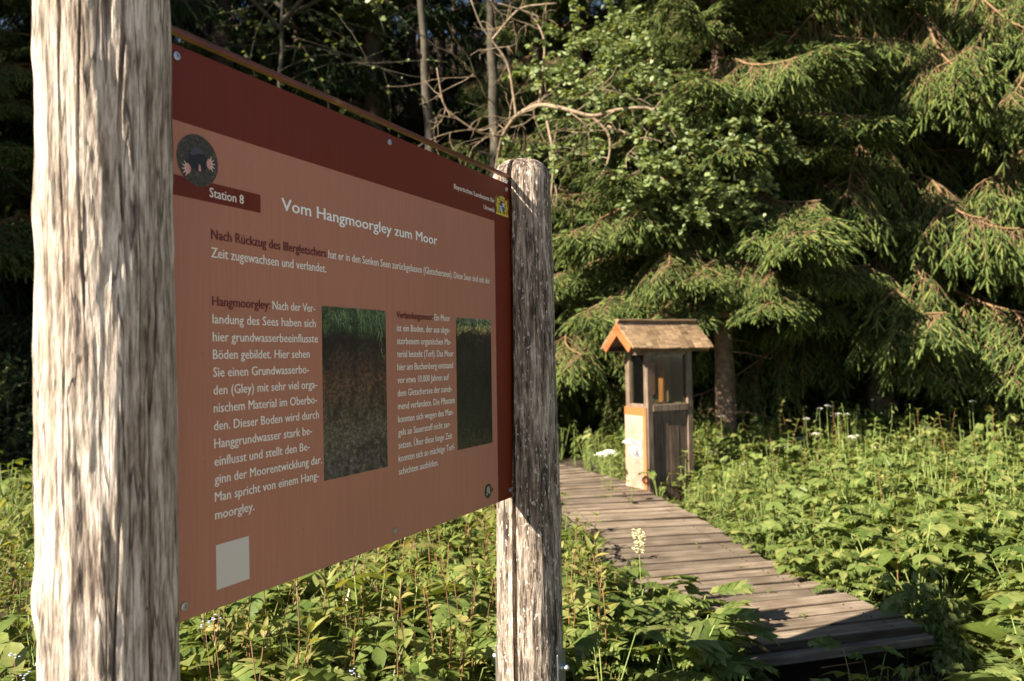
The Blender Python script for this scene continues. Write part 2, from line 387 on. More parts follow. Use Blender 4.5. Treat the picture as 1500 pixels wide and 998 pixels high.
def make_post(name, c, zt, Rb, Rt, dome, mat, cracks, seed, bulges=(), dS_=None, NT=250, NZ=200, z0=-.25, am=1.0):
    th = np.linspace(0, 2 * np.pi, NT, endpoint=False)
    # denser samples around the cracks
    dens = np.ones(2000); tt = np.linspace(0, 2 * np.pi, 2000, endpoint=False)
    for cr in cracks: dens += 6 * np.exp(-(((tt - cr[0] + np.pi) % (2 * np.pi) - np.pi) / .12) ** 2)
    cd = np.concatenate([[0], np.cumsum(dens)]); cd /= cd[-1]; th = np.interp(np.linspace(0, 1, NT, endpoint=False), cd, np.linspace(0, 2 * np.pi, 2001))
    zz = np.concatenate([np.linspace(z0, zt - dome, NZ), zt - dome + dome * np.sin(np.linspace(0, np.pi / 2, 22))[1:-1]])
    TH, ZZ = np.meshgrid(th, zz); u = TH / (2 * np.pi)
    rad = Rb + (Rt - Rb) * np.clip(ZZ / zt, 0, 1)
    rad = rad * (1 + .035 * (vnoise(u * 5, ZZ * 2.0 + 9, seed, 5) - .5) * 2)
    rad += am * .0045 * (vnoise(u * 26, ZZ * 3 + 5, seed + 1, 26) - .5) * 2
    rad += am * .0020 * (vnoise(u * 60, ZZ * 6 + 5, seed + 2, 60) - .5) * 2 + am * .0016 * (vnoise(u * 110, ZZ * 26, seed + 3, 110) - .5) * 2
    for bz, bt, bh in bulges:
        dt = (TH - bt + np.pi) % (2 * np.pi) - np.pi; rad += bh * np.exp(-((ZZ - bz) / .045) ** 2 - (dt / .35) ** 2)
    base_ = Rb + (Rt - Rb) * np.clip(ZZ / zt, 0, 1); damp = 1 - .75 * np.clip((ZZ - (zt - dome * 1.4)) / dome, 0, 1); rad = base_ + (rad - base_) * damp
    t = np.clip((ZZ - (zt - dome)) / dome, 0, .999); rad = rad * (1 - (1 - np.sqrt(1 - t ** 2)) * .62)
    for (ct, ca, cb, wd, dp, wob) in cracks:
        cen = ct + wob * (vnoise(ZZ * 4 + 3, ZZ * 0, seed + 7) - .5) * 2
        dt = np.abs((TH - cen + np.pi) % (2 * np.pi) - np.pi) * rad
        env = np.clip((ZZ - ca) / .05, 0, 1) * np.clip((cb - ZZ) / .05, 0, 1); ww = wd * (.25 + .75 * env)
        rad = rad - dp * env * np.clip((ww - dt) / (ww * .35) , 0, 1)
    # end grain on top: last ring converges to the centre
    X = rad * np.cos(TH); Y = rad * np.sin(TH)
    V = np.stack([X, Y, ZZ], -1).reshape(-1, 3); nr = len(zz)
    i = (np.arange(nr - 1)[:, None] * NT + np.arange(NT)[None]); j = (np.arange(nr - 1)[:, None] * NT + (np.arange(NT)[None] + 1) % NT)
    Q = np.stack([i, j, j + NT, i + NT], -1).reshape(-1, 4)
    top = len(V); V = np.vstack([V, [(0, 0, zt + .002)]]); k0 = (nr - 1) * NT
    Tt = np.array([(k0 + a, k0 + (a + 1) % NT, top) for a in range(NT)])
    V = V + np.array([c[0], c[1], 0]) - ROOT
    return link(name, mesh_np(name, V, [Q, Tt], mat), sign)
pl = Bv[:2] + dS[:2] * (-.131); pr = Bv[:2] + dS[:2] * 1.322
thp = math.atan2(dS[1], dS[0])                                     # angle of the panel direction
def th_bear(b): return R(90 - b)
postL = make_post('post', pl, 2.06, .092, .0905, .06, MAT['post_l'],
    [(thp, -.3, 3, .006, .05, 0), (th_bear(153 - 35.5), .2, 1.62, .0048, .04, .03), (th_bear(153 - 12), 1.0, 2.3, .003, .006, .12), (th_bear(153 + 22), 1.5, 2.3, .002, .008, .07),
     (th_bear(153 + 40), 1.2, 2.3, .0016, .006, .06), (th_bear(153 - 3), -.3, 1.4, .002, .006, .1), (th_bear(153 + 3), .3, 1.1, .0014, .005, .06)], 11,
    bulges=((1.11, th_bear(243), .007), (1.67, th_bear(243), .004)))
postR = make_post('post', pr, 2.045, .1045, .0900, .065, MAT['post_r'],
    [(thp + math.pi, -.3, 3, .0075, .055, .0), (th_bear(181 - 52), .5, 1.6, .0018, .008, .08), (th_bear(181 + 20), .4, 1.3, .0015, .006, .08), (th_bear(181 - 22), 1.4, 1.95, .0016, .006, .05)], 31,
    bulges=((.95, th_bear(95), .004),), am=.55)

# panel materials
def panel_mat(name, c, r=.42):
    m = M(name, rough=r, spec=.18); v = objc(m)
    n = noise(m, v, 240, 3, .6, (1, 1, .03)); n2 = noise(m, v, 3, 3, .5)
    cc = ramp(m, n, [(.3, tuple(x * .93 for x in c)), (.7, tuple(x * 1.06 for x in c))])
    cc = mixc(m, .5, cc, ramp(m, n2, [(.3, (.88, .88, .88)), (.7, (1, 1, 1))]), 'MULTIPLY')
    nd = noise(m, v, 95, 2, .5, (1, 1, 1), (4, 4, 4)); cc = mixc(m, ramp(m, nd, [(.775, (0, 0, 0)), (.79, (.6, .6, .6))]), cc, tuple(x * .35 for x in c))
    L(m, cc, BS(m).inputs['Base Color']); L(m, bump(m, n, .06, .001), BS(m).inputs['Normal']); return m
MAT['p_light'] = panel_mat('pale_terracotta_print', (.44, .195, .125))
MAT['p_dark'] = panel_mat('dark_brown_red_print', (.150, .025, .010))
MAT['p_edge'] = M('panel_core', (.12, .06, .04), .5)
MAT['t_white'] = M('white_lettering', (.86, .82, .72), .5)
MAT['t_title'] = M('bright_white_lettering', (.90, .92, .88), .5)
MAT['t_red'] = M('dark_red_lettering', (.13, .010, .009), .5)

T0, T1, S0, S1 = -.019, .9237, -.062, 1.2395
HB, SB = .1055, 1.1300
# core board
def slab(name, s0, s1, t0, t1, o0, o1, mat, parent, uv=False):
    V = np.vstack([PT([(s0, t0), (s1, t0), (s1, t1), (s0, t1)], o) for o in (o1, o0)])
    F = np.array([(3, 2, 1, 0), (4, 5, 6, 7), (0, 1, 5, 4), (1, 2, 6, 5), (2, 3, 7, 6), (3, 0, 4, 7)])
    U = np.array([(0, 1), (1, 1), (1, 0), (0, 0)] * 2, float) if uv else None
    return link(name, mesh_np(name, V, F, mat, smooth=False, uv=U), parent)
panel = slab('panel', S0, S1, T0, T1, -.003, 0, MAT['p_edge'], sign)
def flat(name, polys, off, mat, uvb=None, parent=None):
    V = []; F = {}; U = []
    for p in polys:
        n = len(V); V += list(map(tuple, p)); F.setdefault(len(p), []).append(list(range(n, n + len(p)))[::-1])
    st = np.array(V, float)
    if uvb is not None: U = np.stack([(st[:, 0] - uvb[0]) / (uvb[1] - uvb[0]), 1 - (st[:, 1] - uvb[2]) / (uvb[3] - uvb[2])], 1)
    return link(name, mesh_np(name, PT(st, off), [np.array(a) for a in F.values()], mat, smooth=False, uv=U if uvb is not None else None), parent or panel)
rect = lambda s0, s1, t0, t1: [(s0, t0), (s1, t0), (s1, t1), (s0, t1)]
e = .0006
flat('pale_field', [rect(S0, SB, HB, T1 - .0002)], .0004, MAT['p_light'])
flat('dark_border', [rect(S0, S1 - .0003, T0 + .0003, HB), rect(SB, S1 - .0003, HB, T1 - .0002)], .0004, MAT['p_dark'])
flat('station_band', [rect(S0, .1868, .1945, .2280)], .0008, MAT['p_dark'])
# pale square under the text (its code is left out)
flat('pale_square', [rect(.0694, .1462, .8151, .8922)], .0008, M('square_white', (.62, .58, .52), .5))

def text_mesh(body, s0, s1, t, cap, bold=0.0, ref=None):
    """lettering whose baseline starts at (s0,t); stretched so that it ends at s1"""
    cu = D.curves.new('t', 'FONT'); cu.body = body; cu.size = 1; cu.offset = bold; cu.resolution_u = 2
    ob = D.objects.new('t', cu); me = D.meshes.new_from_object(ob)
    n = len(me.vertices); V = np.empty(n * 3); me.vertices.foreach_get('co', V); V = V.reshape(-1, 3)
    me.calc_loop_triangles(); F = np.empty(len(me.loop_triangles) * 3, int); me.loop_triangles.foreach_get('vertices', F); F = F.reshape(-1, 3)
    D.objects.remove(ob); D.curves.remove(cu); D.meshes.remove(me)
    x0, x1 = V[:, 0].min(), V[:, 0].max()
    S = s0 + (V[:, 0] - x0) / (x1 - x0) * (s1 - s0)
    return np.stack([S, t - V[:, 1] * cap / CAPH], 1), F
def _caph():
    cu = D.curves.new('t', 'FONT'); cu.body = 'H'; ob = D.objects.new('t', cu); me = D.meshes.new_from_object(ob)
    h = max(v.co.y for v in me.vertices); D.objects.remove(ob); D.curves.remove(cu); D.meshes.remove(me); return h
CAPH = _caph()
def text(name, items, mat, off=.0012):
    """items: (words, s0, s1, baseline, cap height, stroke weight in metres); heavier strokes = copies a hair apart"""
    Vs = []; Fs = []; n = 0
    for (body, s0, s1, t, cap, wt) in items:
        for k, sh in enumerate(np.linspace(0, wt, 1 + int(math.ceil(wt / .0007)))):
            st, F = text_mesh(body, s0, s1 - wt, t, cap * 1.07)
            for sv in ((0.0,) if wt < .0009 else (0.0, wt * .3)):
                Vs.append(PT(st + np.array([sh, -sv]), off + (.00012 * k + (.00006 if sv else 0)))); Fs.append(F + n); n += len(st)
    return link(name, mesh_np(name, np.concatenate(Vs), np.concatenate(Fs), mat, smooth=False), panel)
text('station_number_text', [('Station 8', .0658, .1449, .2188, .0150, .0006)], MAT['t_white'], .0008)
text('headline_text', [('Vom Hangmoorgley zum Moor', .2417, .8095, .2138, .0215, .0012)], MAT['t_title'])
text('bold_intro_text', [('Nach Rückzug des Illergletschers', .0677, .3725, .2906, .0160, .0008)], MAT['t_red'])
text('intro_text', [('hat er in den Senken Seen zurückgelassen (Gletscherseen). Diese Seen sind mit der', .3785, 1.0944, .2915, .0160, .0006),
                    ('Zeit zugewachsen und verlandet.', .0671, .3714, .3220, .0160, .0006)], MAT['t_white'])
text('agency_name_text', [('Bayerisches Landesamt für', .8975, 1.1315, .0535, .0118, .0003), ('Umwelt', 1.0635, 1.1308, .0812, .0118, .0003)], MAT['t_white'])
c1 = [('Nach der Ver-', .3347), ('landung des Sees haben sich', .3361), ('hier grundwasserbeeinflusste', .3417), ('Böden gebildet. Hier sehen', .3163), ('Sie einen Grundwasserbo-', .3136),
      ('den (Gley) mit sehr viel orga-', .3377), ('nischem Material im Oberbo-', .3370), ('den. Dieser Boden wird durch', .3417), ('Hanggrundwasser stark be-', .3203), ('einflusst und stellt den Be-', .3126),
      ('ginn der Moorentwicklung dar.', .3491), ('Man spricht von einem Hang-', .3391), ('moorgley.', .1602)]
text('left_column_text', [(a, .2137 if i == 0 else .0680, b, .4047 + i * .03055, .0152, .0006) for i, (a, b) in enumerate(c1)], MAT['t_white'])
text('left_column_bold_text', [('Hangmoorgley:', .0682, .2080, .4047, .0152, .0008)], MAT['t_red'])
c2 = [('Ein Moor', .8675), ('ist ein Boden, der aus abge-', .8667), ('storbenem organischen Ma-', .8704), ('terial besteht (Torf). Das Moor', .8836), ('hier am Buchenberg entstand', .8793), ('vor etwa 10.000 Jahren auf', .8573),
      ('dem Gletschersee der zuneh-', .8740), ('mend verlandete. Die Pflanzen', .8855), ('konnten sich wegen des Man-', .8786), ('gels an Sauerstoff nicht zer-', .8623), ('setzen. Über diese lange Zeit', .8706), ('konnten sich so mächtige Torf-', .8822), ('schichten ausbilden.', .7995)]
text('right_column_text', [(a, .7900 if i == 0 else .6225, b, .4062 + i * .03055, .0152, .0006) for i, (a, b) in enumerate(c2)], MAT['t_white'])
text('right_column_bold_text', [('Verlandungsmoor:', .6225, .7850, .4062, .0152, .0008)], MAT['t_red'])

# printed photographs
def photo_soil(name, kind):
    m = M(name, rough=.45, spec=.4); tc = N(m, 'ShaderNodeTexCoord').outputs['UV']; sp = N(m, 'ShaderNodeSeparateXYZ'); L(m, tc, sp.inputs[0])
    asp = (.55, 1, 1) if kind == 0 else (.5, 1, 1)
    nz = noise(m, tc, 9, 5, .65, asp); ad = N(m, 'ShaderNodeMath', operation='MULTIPLY_ADD'); L(m, nz, ad.inputs[0]); ad.inputs[1].default_value = .16; ad.inputs[2].default_value = -.08
    s2 = N(m, 'ShaderNodeMath', operation='ADD'); L(m, sp.outputs[1], s2.inputs[0]); L(m, ad.outputs[0], s2.inputs[1])
    if kind == 0: st = [(0, (.13, .12, .105)), (.22, (.16, .14, .10)), (.42, (.12, .085, .05)), (.55, (.16, .085, .045)), (.66, (.075, .042, .026)), (.82, (.03, .02, .014)), (.855, (.05, .085, .03)), (.93, (.10, .17, .06)), (1, (.16, .23, .10))]
    else: st = [(0, (.07, .07, .035)), (.14, (.035, .035, .02)), (.3, (.018, .018, .011)), (.6, (.02, .018, .011)), (.82, (.035, .028, .016)), (.88, (.05, .04, .02)), (.905, (.42, .36, .14)), (.935, (.5, .5, .22)), (.95, (.12, .19, .06)), (1, (.36, .42, .26))]
    base = ramp(m, s2.outputs[0], st)
    n1 = noise(m, tc, 38, 6, .75, asp); n2 = noise(m, tc, 5, 4, .65, (.8, .6, 1), (3, 3, 0), 1.8)
    c = mixc(m, 1.0, base, ramp(m, n1, [(.36, (.12, .12, .12)), (.5, (.6, .6, .6)), (.66, (1.7, 1.6, 1.5))]), 'MULTIPLY')
    c = mixc(m, .8, c, ramp(m, n2, [(.40, (.30, .30, .30)), (.52, (1, 1, 1))]), 'MULTIPLY')
    L(m, c, BS(m).inputs['Base Color']); return m
flat('soil_profile_picture', [rect(.3555, .5790, .3908, .7474)], .0008, photo_soil('soil_profile_print', 0), (.3555, .5790, .3908, .7474))
flat('peat_profile_picture', [rect(.8985, 1.0982, .3945, .7462)], .0008, photo_soil('peat_profile_print', 1), (.8985, 1.0982, .3945, .7462))
# grass blades printed along the top of the soil picture
gr = random.Random(3); bl = []; bl2 = []
for k in range(70):
    s = gr.uniform(.358, .576); t = gr.uniform(.396, .432) if k < 56 else gr.uniform(.43, .50); s = s if k < 56 else gr.uniform(.55, .572); d = gr.uniform(-.012, .012); l = gr.uniform(.012, .026); w = .0012
    q = [(s - w, t), (s + w, t), (min(.5785, s + d), min(t + l, .52))]; (bl if k % 3 else bl2).append(q)
tag(flat('grass_print', bl, .0012, M('printed_green', (.10, .17, .06), .5)), kind='stuff'); tag(flat('grass_print', bl2, .0013, M('printed_pale_green', (.28, .36, .20), .5)), kind='stuff')
# round mole picture
def circ(cs, ct, r, n=40, sy=1.0): return [(cs + r * math.cos(2 * math.pi * k / n), ct + r * sy * math.sin(2 * math.pi * k / n)) for k in range(n)]
def msoil():
    m = M('mole_soil_print', rough=.5); v = objc(m); n = noise(m, v, 190, 5, .75)
    L(m, ramp(m, n, [(.35, (.014, .011, .007)), (.55, (.048, .040, .022)), (.72, (.20, .16, .08))]), BS(m).inputs['Base Color']); return m
mc = (.0415, .1625)
flat('mole_picture', [circ(mc[0], mc[1], .0437)], .0012, msoil())
fur = M('mole_fur_print', (.014, .013, .014), .6); fur2 = M('mole_fur_sheen_print', (.06, .065, .08), .6); pk = M('mole_paw_print', (.62, .30, .27), .6); pk2 = M('mole_claw_print', (.72, .55, .45), .6)
jr = random.Random(5)
body = [(mc[0] + .0215 * math.cos(a) * (1 + .07 * jr.uniform(-1, 1)), mc[1] - .001 + .019 * math.sin(a) * (1 + .07 * jr.uniform(-1, 1))) for a in [k * 2 * math.pi / 26 for k in range(26)]]
flat('mole_body_print', [body], .0015, fur)
flat('mole_body_print', [[(mc[0] - .018, mc[1] - .009), (mc[0] - .008, mc[1] - .021), (mc[0] + .006, mc[1] - .021), (mc[0] + .012, mc[1] - .013), (mc[0], mc[1] - .012), (mc[0] - .012, mc[1] - .006)]], .0018, fur2)
paws = []; claws = []
for (ps, pt_, dr) in ((mc[0] + .0245, mc[1] + .001, -8), (mc[0] - .0225, mc[1] + .0175, 172)):
    paws.append(circ(ps, pt_, .0066, 12, 1.35))
    for q in range(5):
        a = R(dr - 62 + q * 31); da = (math.cos(a), math.sin(a)); nn = (-da[1], da[0]); p = (ps + da[0] * .004, pt_ + da[1] * .006); l = .0082
        claws.append([(p[0] - nn[0] * .0012, p[1] - nn[1] * .0012), (p[0] + nn[0] * .0012, p[1] + nn[1] * .0012), (p[0] + da[0] * l + nn[0] * .0006, p[1] + da[1] * l + nn[1] * .0006), (p[0] + da[0] * l - nn[0] * .0006, p[1] + da[1] * l - nn[1] * .0006)])
for k in range(2): flat('mole_paw_print', paws[k:k + 1], .0018, pk); tag(flat('mole_claw_print', claws[k * 5:k * 5 + 5], .0021, pk2), kind='stuff')
flat('mole_snout_print', [[(mc[0] + .001, mc[1] + .006), (mc[0] + .0035, mc[1] + .006), (mc[0] + .006, mc[1] + .0155), (mc[0] + .0035, mc[1] + .018), (mc[0] + .0005, mc[1] + .0165)]], .0021, pk)
# small trail logo with arrow, bottom right
lc = (1.067, .8805)
flat('trail_logo', [circ(lc[0], lc[1], .0205, 28)], .0012, M('logo_dark', (.03, .032, .02), .5))
flat('trail_logo_detail', [circ(lc[0], lc[1] - .004, .010, 14), circ(lc[0] - .008, lc[1] + .008, .0042, 10), circ(lc[0] + .008, lc[1] + .006, .0042, 10)], .0016, M('logo_pale', (.30, .30, .22), .5))
flat('logo_arrow', [[(1.091, .872), (1.099, .8805), (1.091, .889)]], .0012, MAT['p_dark'])
# state arms: two lions holding a quartered shield under a crown, on a base
ye = M('arms_gold', (.62, .55, .06), .5); bl_ = M('arms_blue', (.16, .32, .55), .5); wh = M('arms_white', (.75, .75, .75), .5); rd = M('arms_red', (.6, .03, .02), .5); bk = M('arms_black', (.03, .03, .02), .5)
cs, ct = 1.181, .0530
def A(pts, sc=1.0): return [(cs + x * .040 * sc, ct + y * .030 * sc) for x, y in pts]
flat('coat_of_arms_base', [A([(-1, .80), (1, .80), (1, 1.0), (-1, 1.0)])], .0009, ye)
lions = []
for sgn in (-1, 1):
    for p in ([(.50, -.55), (.72, -.70), (.86, -.45), (.78, -.1), (.95, .25), (.80, .40), (.62, .1), (.55, -.2)], [(.62, .10), (.85, .30), (.92, .80), (.75, .80), (.72, .45), (.58, .40)],
              [(.40, .35), (.60, .30), (.62, .80), (.48, .80)], [(.34, -.35), (.60, -.30), (.62, -.12), (.36, -.22)], [(.34, .10), (.62, 0), (.64, .15), (.36, .25)], [(.86, .2), (1.0, -.35), (.93, -.75), (.88, -.95), (.99, -.7), (1.05, -.3), (.95, .3)]):
        lions.append(A([(sgn * x, y) for x, y in p][::sgn]))
flat('coat_of_arms_lion', lions[:6], .0009, ye); flat('coat_of_arms_lion', lions[6:], .0009, ye)
shl = lambda k: A([(-.36 * k, -.45 * k + .05), (.36 * k, -.45 * k + .05), (.36 * k, .35 * k + .05), (.2 * k, .62 * k + .05), (0, .74 * k + .05), (-.2 * k, .62 * k + .05), (-.36 * k, .35 * k + .05)])
flat('coat_of_arms_shield', [shl(1.08)], .0011, ye)
flat('coat_of_arms_field', [A([(-.34, -.4), (0, -.4), (0, .1), (-.34, .1)])], .0014, bk)
flat('coat_of_arms_field', [A([(0, -.4), (.34, -.4), (.34, -.15), (.22, -.32), (.11, -.15), (0, -.3)])], .0014, rd)
flat('coat_of_arms_field', [A([(0, -.28), (.11, -.13), (.22, -.3), (.34, -.13), (.34, .1), (0, .1)]), A([(-.34, .1), (0, .1), (0, .72), (-.2, .6), (-.34, .35)])], .0014, wh)
flat('coat_of_arms_field', [A([(0, .1), (.34, .1), (.34, .38), (.2, .62), (0, .74)])], .0014, bk)
flat('coat_of_arms_panther', [A([(-.27, .18), (-.12, .14), (-.05, .3), (-.1, .5), (-.2, .56), (-.16, .4), (-.28, .34)])], .0017, bl_)
lz = []
for r_ in range(4):
    for c_ in range(3):
        x = -.12 + c_ * .11 + r_ * .025; y = -.12 + r_ * .12; lz.append(A([(x, y), (x + .055, y + .05), (x + .035, y + .12), (x - .02, y + .07)]))
flat('coat_of_arms_lozenges', lz, .0020, bl_)
flat('coat_of_arms_crown', [A([(-.42, -.60), (.42, -.60), (.42, -.48), (-.42, -.48)]), A([(-.42, -.66), (-.5, -.9), (-.28, -.78), (-.16, -.98), (0, -.8), (.16, -.98), (.28, -.78), (.5, -.9), (.42, -.66)])], .0011, ye)
# screws
def disc(name, s, t, r, h, mat, par):
    n = 16; a = np.arange(n) * 2 * np.pi / n
    ring = lambda rr_, o: PT(np.stack([s + rr_ * np.cos(a), t + rr_ * np.sin(a)], 1), np.full(n, o))
    V = np.vstack([ring(r, .0005), ring(r * .92, h), ring(r * .42, h * 1.15), ring(r * .32, h * .4)]); F = []
    for k in range(3): F += [(k * n + (i + 1) % n, k * n + i, (k + 1) * n + i, (k + 1) * n + (i + 1) % n) for i in range(n)]
    return link(name, mesh_np(name, V, [np.array(F), np.array([tuple(range(3 * n, 4 * n))[::-1]])], mat, smooth=False), par)
for s in (0.0, .604, 1.2105):
    for t in (-.0, .9): disc('screw', s, t, .0075, .0028, MAT['steel'], panel)
# cap strip over the panel, let into the posts
def cap():
    m = M('copper_brown_strip', (.35, .13, .05), .32, .6, .55); v = objc(m); n = noise(m, v, 9, 5, .6)
    L(m, ramp(m, n, [(.3, (.12, .035, .018)), (.6, (.20, .058, .024)), (.75, (.34, .15, .07))]), BS(m).inputs['Base Color']); return m
prof = []
t0, t1, d0, d1, r_ = -.0475, -.0365, -.010, .004, .0034
for (cx, cy, a0) in ((d1 - r_, t0 + r_, 0), (d0 + r_, t0 + r_, 90), (d0 + r_ * .4, t1 - r_ * .4, 180), (d1 - r_ * .3, t1 - r_ * .3, 270)):
    rr_ = r_ if a0 < 180 else r_ * .35
    for q in range(5): a = R(a0 + q * 22.5); prof.append((cx + rr_ * math.cos(a), cy - rr_ * math.sin(a)))
n = len(prof); V = []
for s in np.linspace(-.06, 1.243, 24): V += [tuple(PT([(s, t + .0006 * math.sin(s * 9))], o)[0]) for (o, t) in prof]
F = [(k * n + (a + 1) % n, k * n + a, (k + 1) * n + a, (k + 1) * n + (a + 1) % n) for k in range(23) for a in range(n)]
link('cap_strip', mesh_np('cap_strip', V, [np.array(F), np.array([tuple(range(n)), tuple(range(23 * n, 24 * n))[::-1]])], cap()), sign)
# nail under the strip at the right post
p = PT([(1.222, -.027)], -.004)[0]; q = p + np.array(dS) * .03
V, F = tube_np([p, q], .0022, 8); V2, F2 = tube_np([p - dS * .003, p], .0055, 10)
link('nail', mesh_np('nail', np.vstack([V, V2]), np.vstack([F, F2 + len(V)]), MAT['steel']), sign)
# galvanised foot plates with a through bolt on each post
for P, c, bear, sgns in ((postR, pr, 116, (1, -1)), (postL, pl, 116, (1, -1))):
    for sg in sgns:
        a = R(90 - bear); X = np.array([math.cos(a), math.sin(a)]) * sg
        M4 = Matrix(((X[0], -X[1], 0, c[0] - ROOT[0]), (X[1], X[0], 0, c[1] - ROOT[1]), (0, 0, 1, 0), (0, 0, 0, 1)))
        V, F = box_np(.1005, .1065, -.03, .03, -.1, .535, bev=.002); V = (np.array(M4.to_3x3()) @ V.T).T + np.array(M4.translation)
        link('foot_plate', mesh_np('foot_plate', V, F, MAT['steel'], smooth=False), P)
        V, F = tube_np(np.array([(.102, 0, .49), (.114, 0, .49), (.1141, 0, .49), (.126, 0, .49)]), [.014, .014, .0085, .0085], 12); V = (np.array(M4.to_3x3()) @ V.T).T + np.array(M4.translation)
        link('bolt', mesh_np('bolt', V, F, MAT['steel'], smooth=False), P)

# ================================================================== DISPLAY CABIN
KC = np.array([1.137, 6.75]); ka = R(90 - 62)
kx = np.array([math.cos(ka), math.sin(ka)]); ky = np.array([-kx[1], kx[0]])
kio = empty('display_cabinet', (KC[0], KC[1], 0), ka, label='small roofed wooden display cabinet with glass windows beside the boardwalk', cat='display cabinet')
kio.rotation_euler = (0, 0, ka)
KL, KW = .489, .312     # along side (local x), across (local y)
mk, ml, mo = MAT['kiosk'], MAT['kiosk_lo'], MAT['orange']
p_ = .055
for (x, y) in ((0, 0), (KL - p_, 0), (0, KW - p_), (KL - p_, KW - p_)):
    box('corner_post', (x, x + p_, y, y + p_, .02, 1.47), mk, kio, .003)
nb = 4; wv = (KL - 2 * p_) / nb
for yy in (.012, KW - .032):
    for k in range(nb):
        box('board', (p_ + k * wv + .0012, p_ + (k + 1) * wv - .0012, yy + (k % 2) * .002, yy + .02 + (k % 2) * .002, .05, .918), ml, kio, .0015)
wv = (KW - 2 * p_) / 2
for xx in (.014, KL - .034):
    for k in range(2): box('board', (xx, xx + .02, p_ + k * wv + .001, p_ + (k + 1) * wv - .001, .05, .918), ml, kio, .0015)
for (d) in ((p_, KL - p_, -.006, p_ - .004, .92, .978), (p_, KL - p_, KW - p_ + .004, KW + .006, .92, .978), (-.004, p_ - .004, p_, KW - p_, .955, .982), (KL - p_ + .004, KL + .004, p_, KW - p_, .92, .978)):
    box('sill_rail', d, mk, kio, .003)
for (d) in ((p_, KL - p_, .004, p_ - .004, 1.40, 1.46), (p_, KL - p_, KW - p_ + .004, KW - .004, 1.40, 1.46), (.004, p_ - .004, p_, KW - p_, 1.40, 1.46), (KL - p_ + .004, KL - .004, p_, KW - p_, 1.40, 1.46)):
    box('top_rail', d, mk, kio, .003)
glass = M('cabinet_glass', (.85, .9, .86), .05); bs = BS(glass)
_t = N(glass, 'ShaderNodeBsdfTransparent'); _t.inputs[0].default_value = (.82, .86, .80, 1); _g = N(glass, 'ShaderNodeBsdfGlossy'); _g.inputs['Roughness'].default_value = .06
_fr = N(glass, 'ShaderNodeFresnel', IOR=1.5); _mx = N(glass, 'ShaderNodeMixShader'); L(glass, _fr.outputs[0], _mx.inputs[0]); L(glass, _t.outputs[0], _mx.inputs[1]); L(glass, _g.outputs[0], _mx.inputs[2])
L(glass, _mx.outputs[0], glass.node_tree.nodes['Material Output'].inputs[0])
for d in ((p_, KL - p_, .026, .030, .979, 1.399), (p_, KL - p_, KW - .030, KW - .026, .979, 1.399), (.026, .030, p_, KW - p_, .983, 1.399), (KL - .030, KL - .026, p_, KW - p_, .979, 1.399)):
    box('glass_pane', d, glass, kio)
box('inner_shelf', (.036, KL - .036, .036, KW - .036, .925, .945), mk, kio)
# inside: orange divider post and a picture panel
box('inner_divider', (.30, .325, .17, .235, .946, 1.39), mo, kio, .002)
box('inner_panel', (.13, .255, .225, .235, 1.05, 1.33), M('inner_picture', (.42, .17, .12), .6), kio, .001)
# poster board on the narrow end
pink = simple('pale_poster', (.46, .27, .20), .1, .5, 4)
X0 = -.016
box('poster_board', (X0, -.002, .012, KW - .004, .26, .955), pink, kio, .001)
box('poster_header', (X0 - .002, X0 - .0003, .012, KW - .004, .885, .955), M('orange_print', (.42, .125, .04), .5), kio)
box('poster_header', (X0 - .002, X0 - .0003, .012, .050, .26, .8848), M('orange_print2', (.42, .15, .05), .5), kio)
pm = M('grey_rock_print', rough=.5); _n = noise(pm, objc(pm), 28, 5, .7); L(pm, ramp(pm, _n, [(.35, (.06, .06, .06)), (.5, (.25, .25, .24)), (.65, (.6, .58, .55))]), BS(pm).inputs['Base Color'])
box('poster_picture', (X0 - .0022, X0 - .0003, .075, .255, .52, .67), pm, kio)
pt2 = M('poster_print_text', (.35, .22, .17), .6)
for k, (z_, y0_, y1_) in enumerate([(.845, .08, .25), (.825, .10, .25), (.805, .09, .25), (.785, .13, .25), (.76, .08, .25), (.74, .11, .25), (.45, .09, .25), (.43, .12, .25), (.41, .08, .25)]):
    box('poster_text_line', (X0 - .0018, X0 - .0003, y0_, y1_, z_, z_ + .006), pt2, kio)
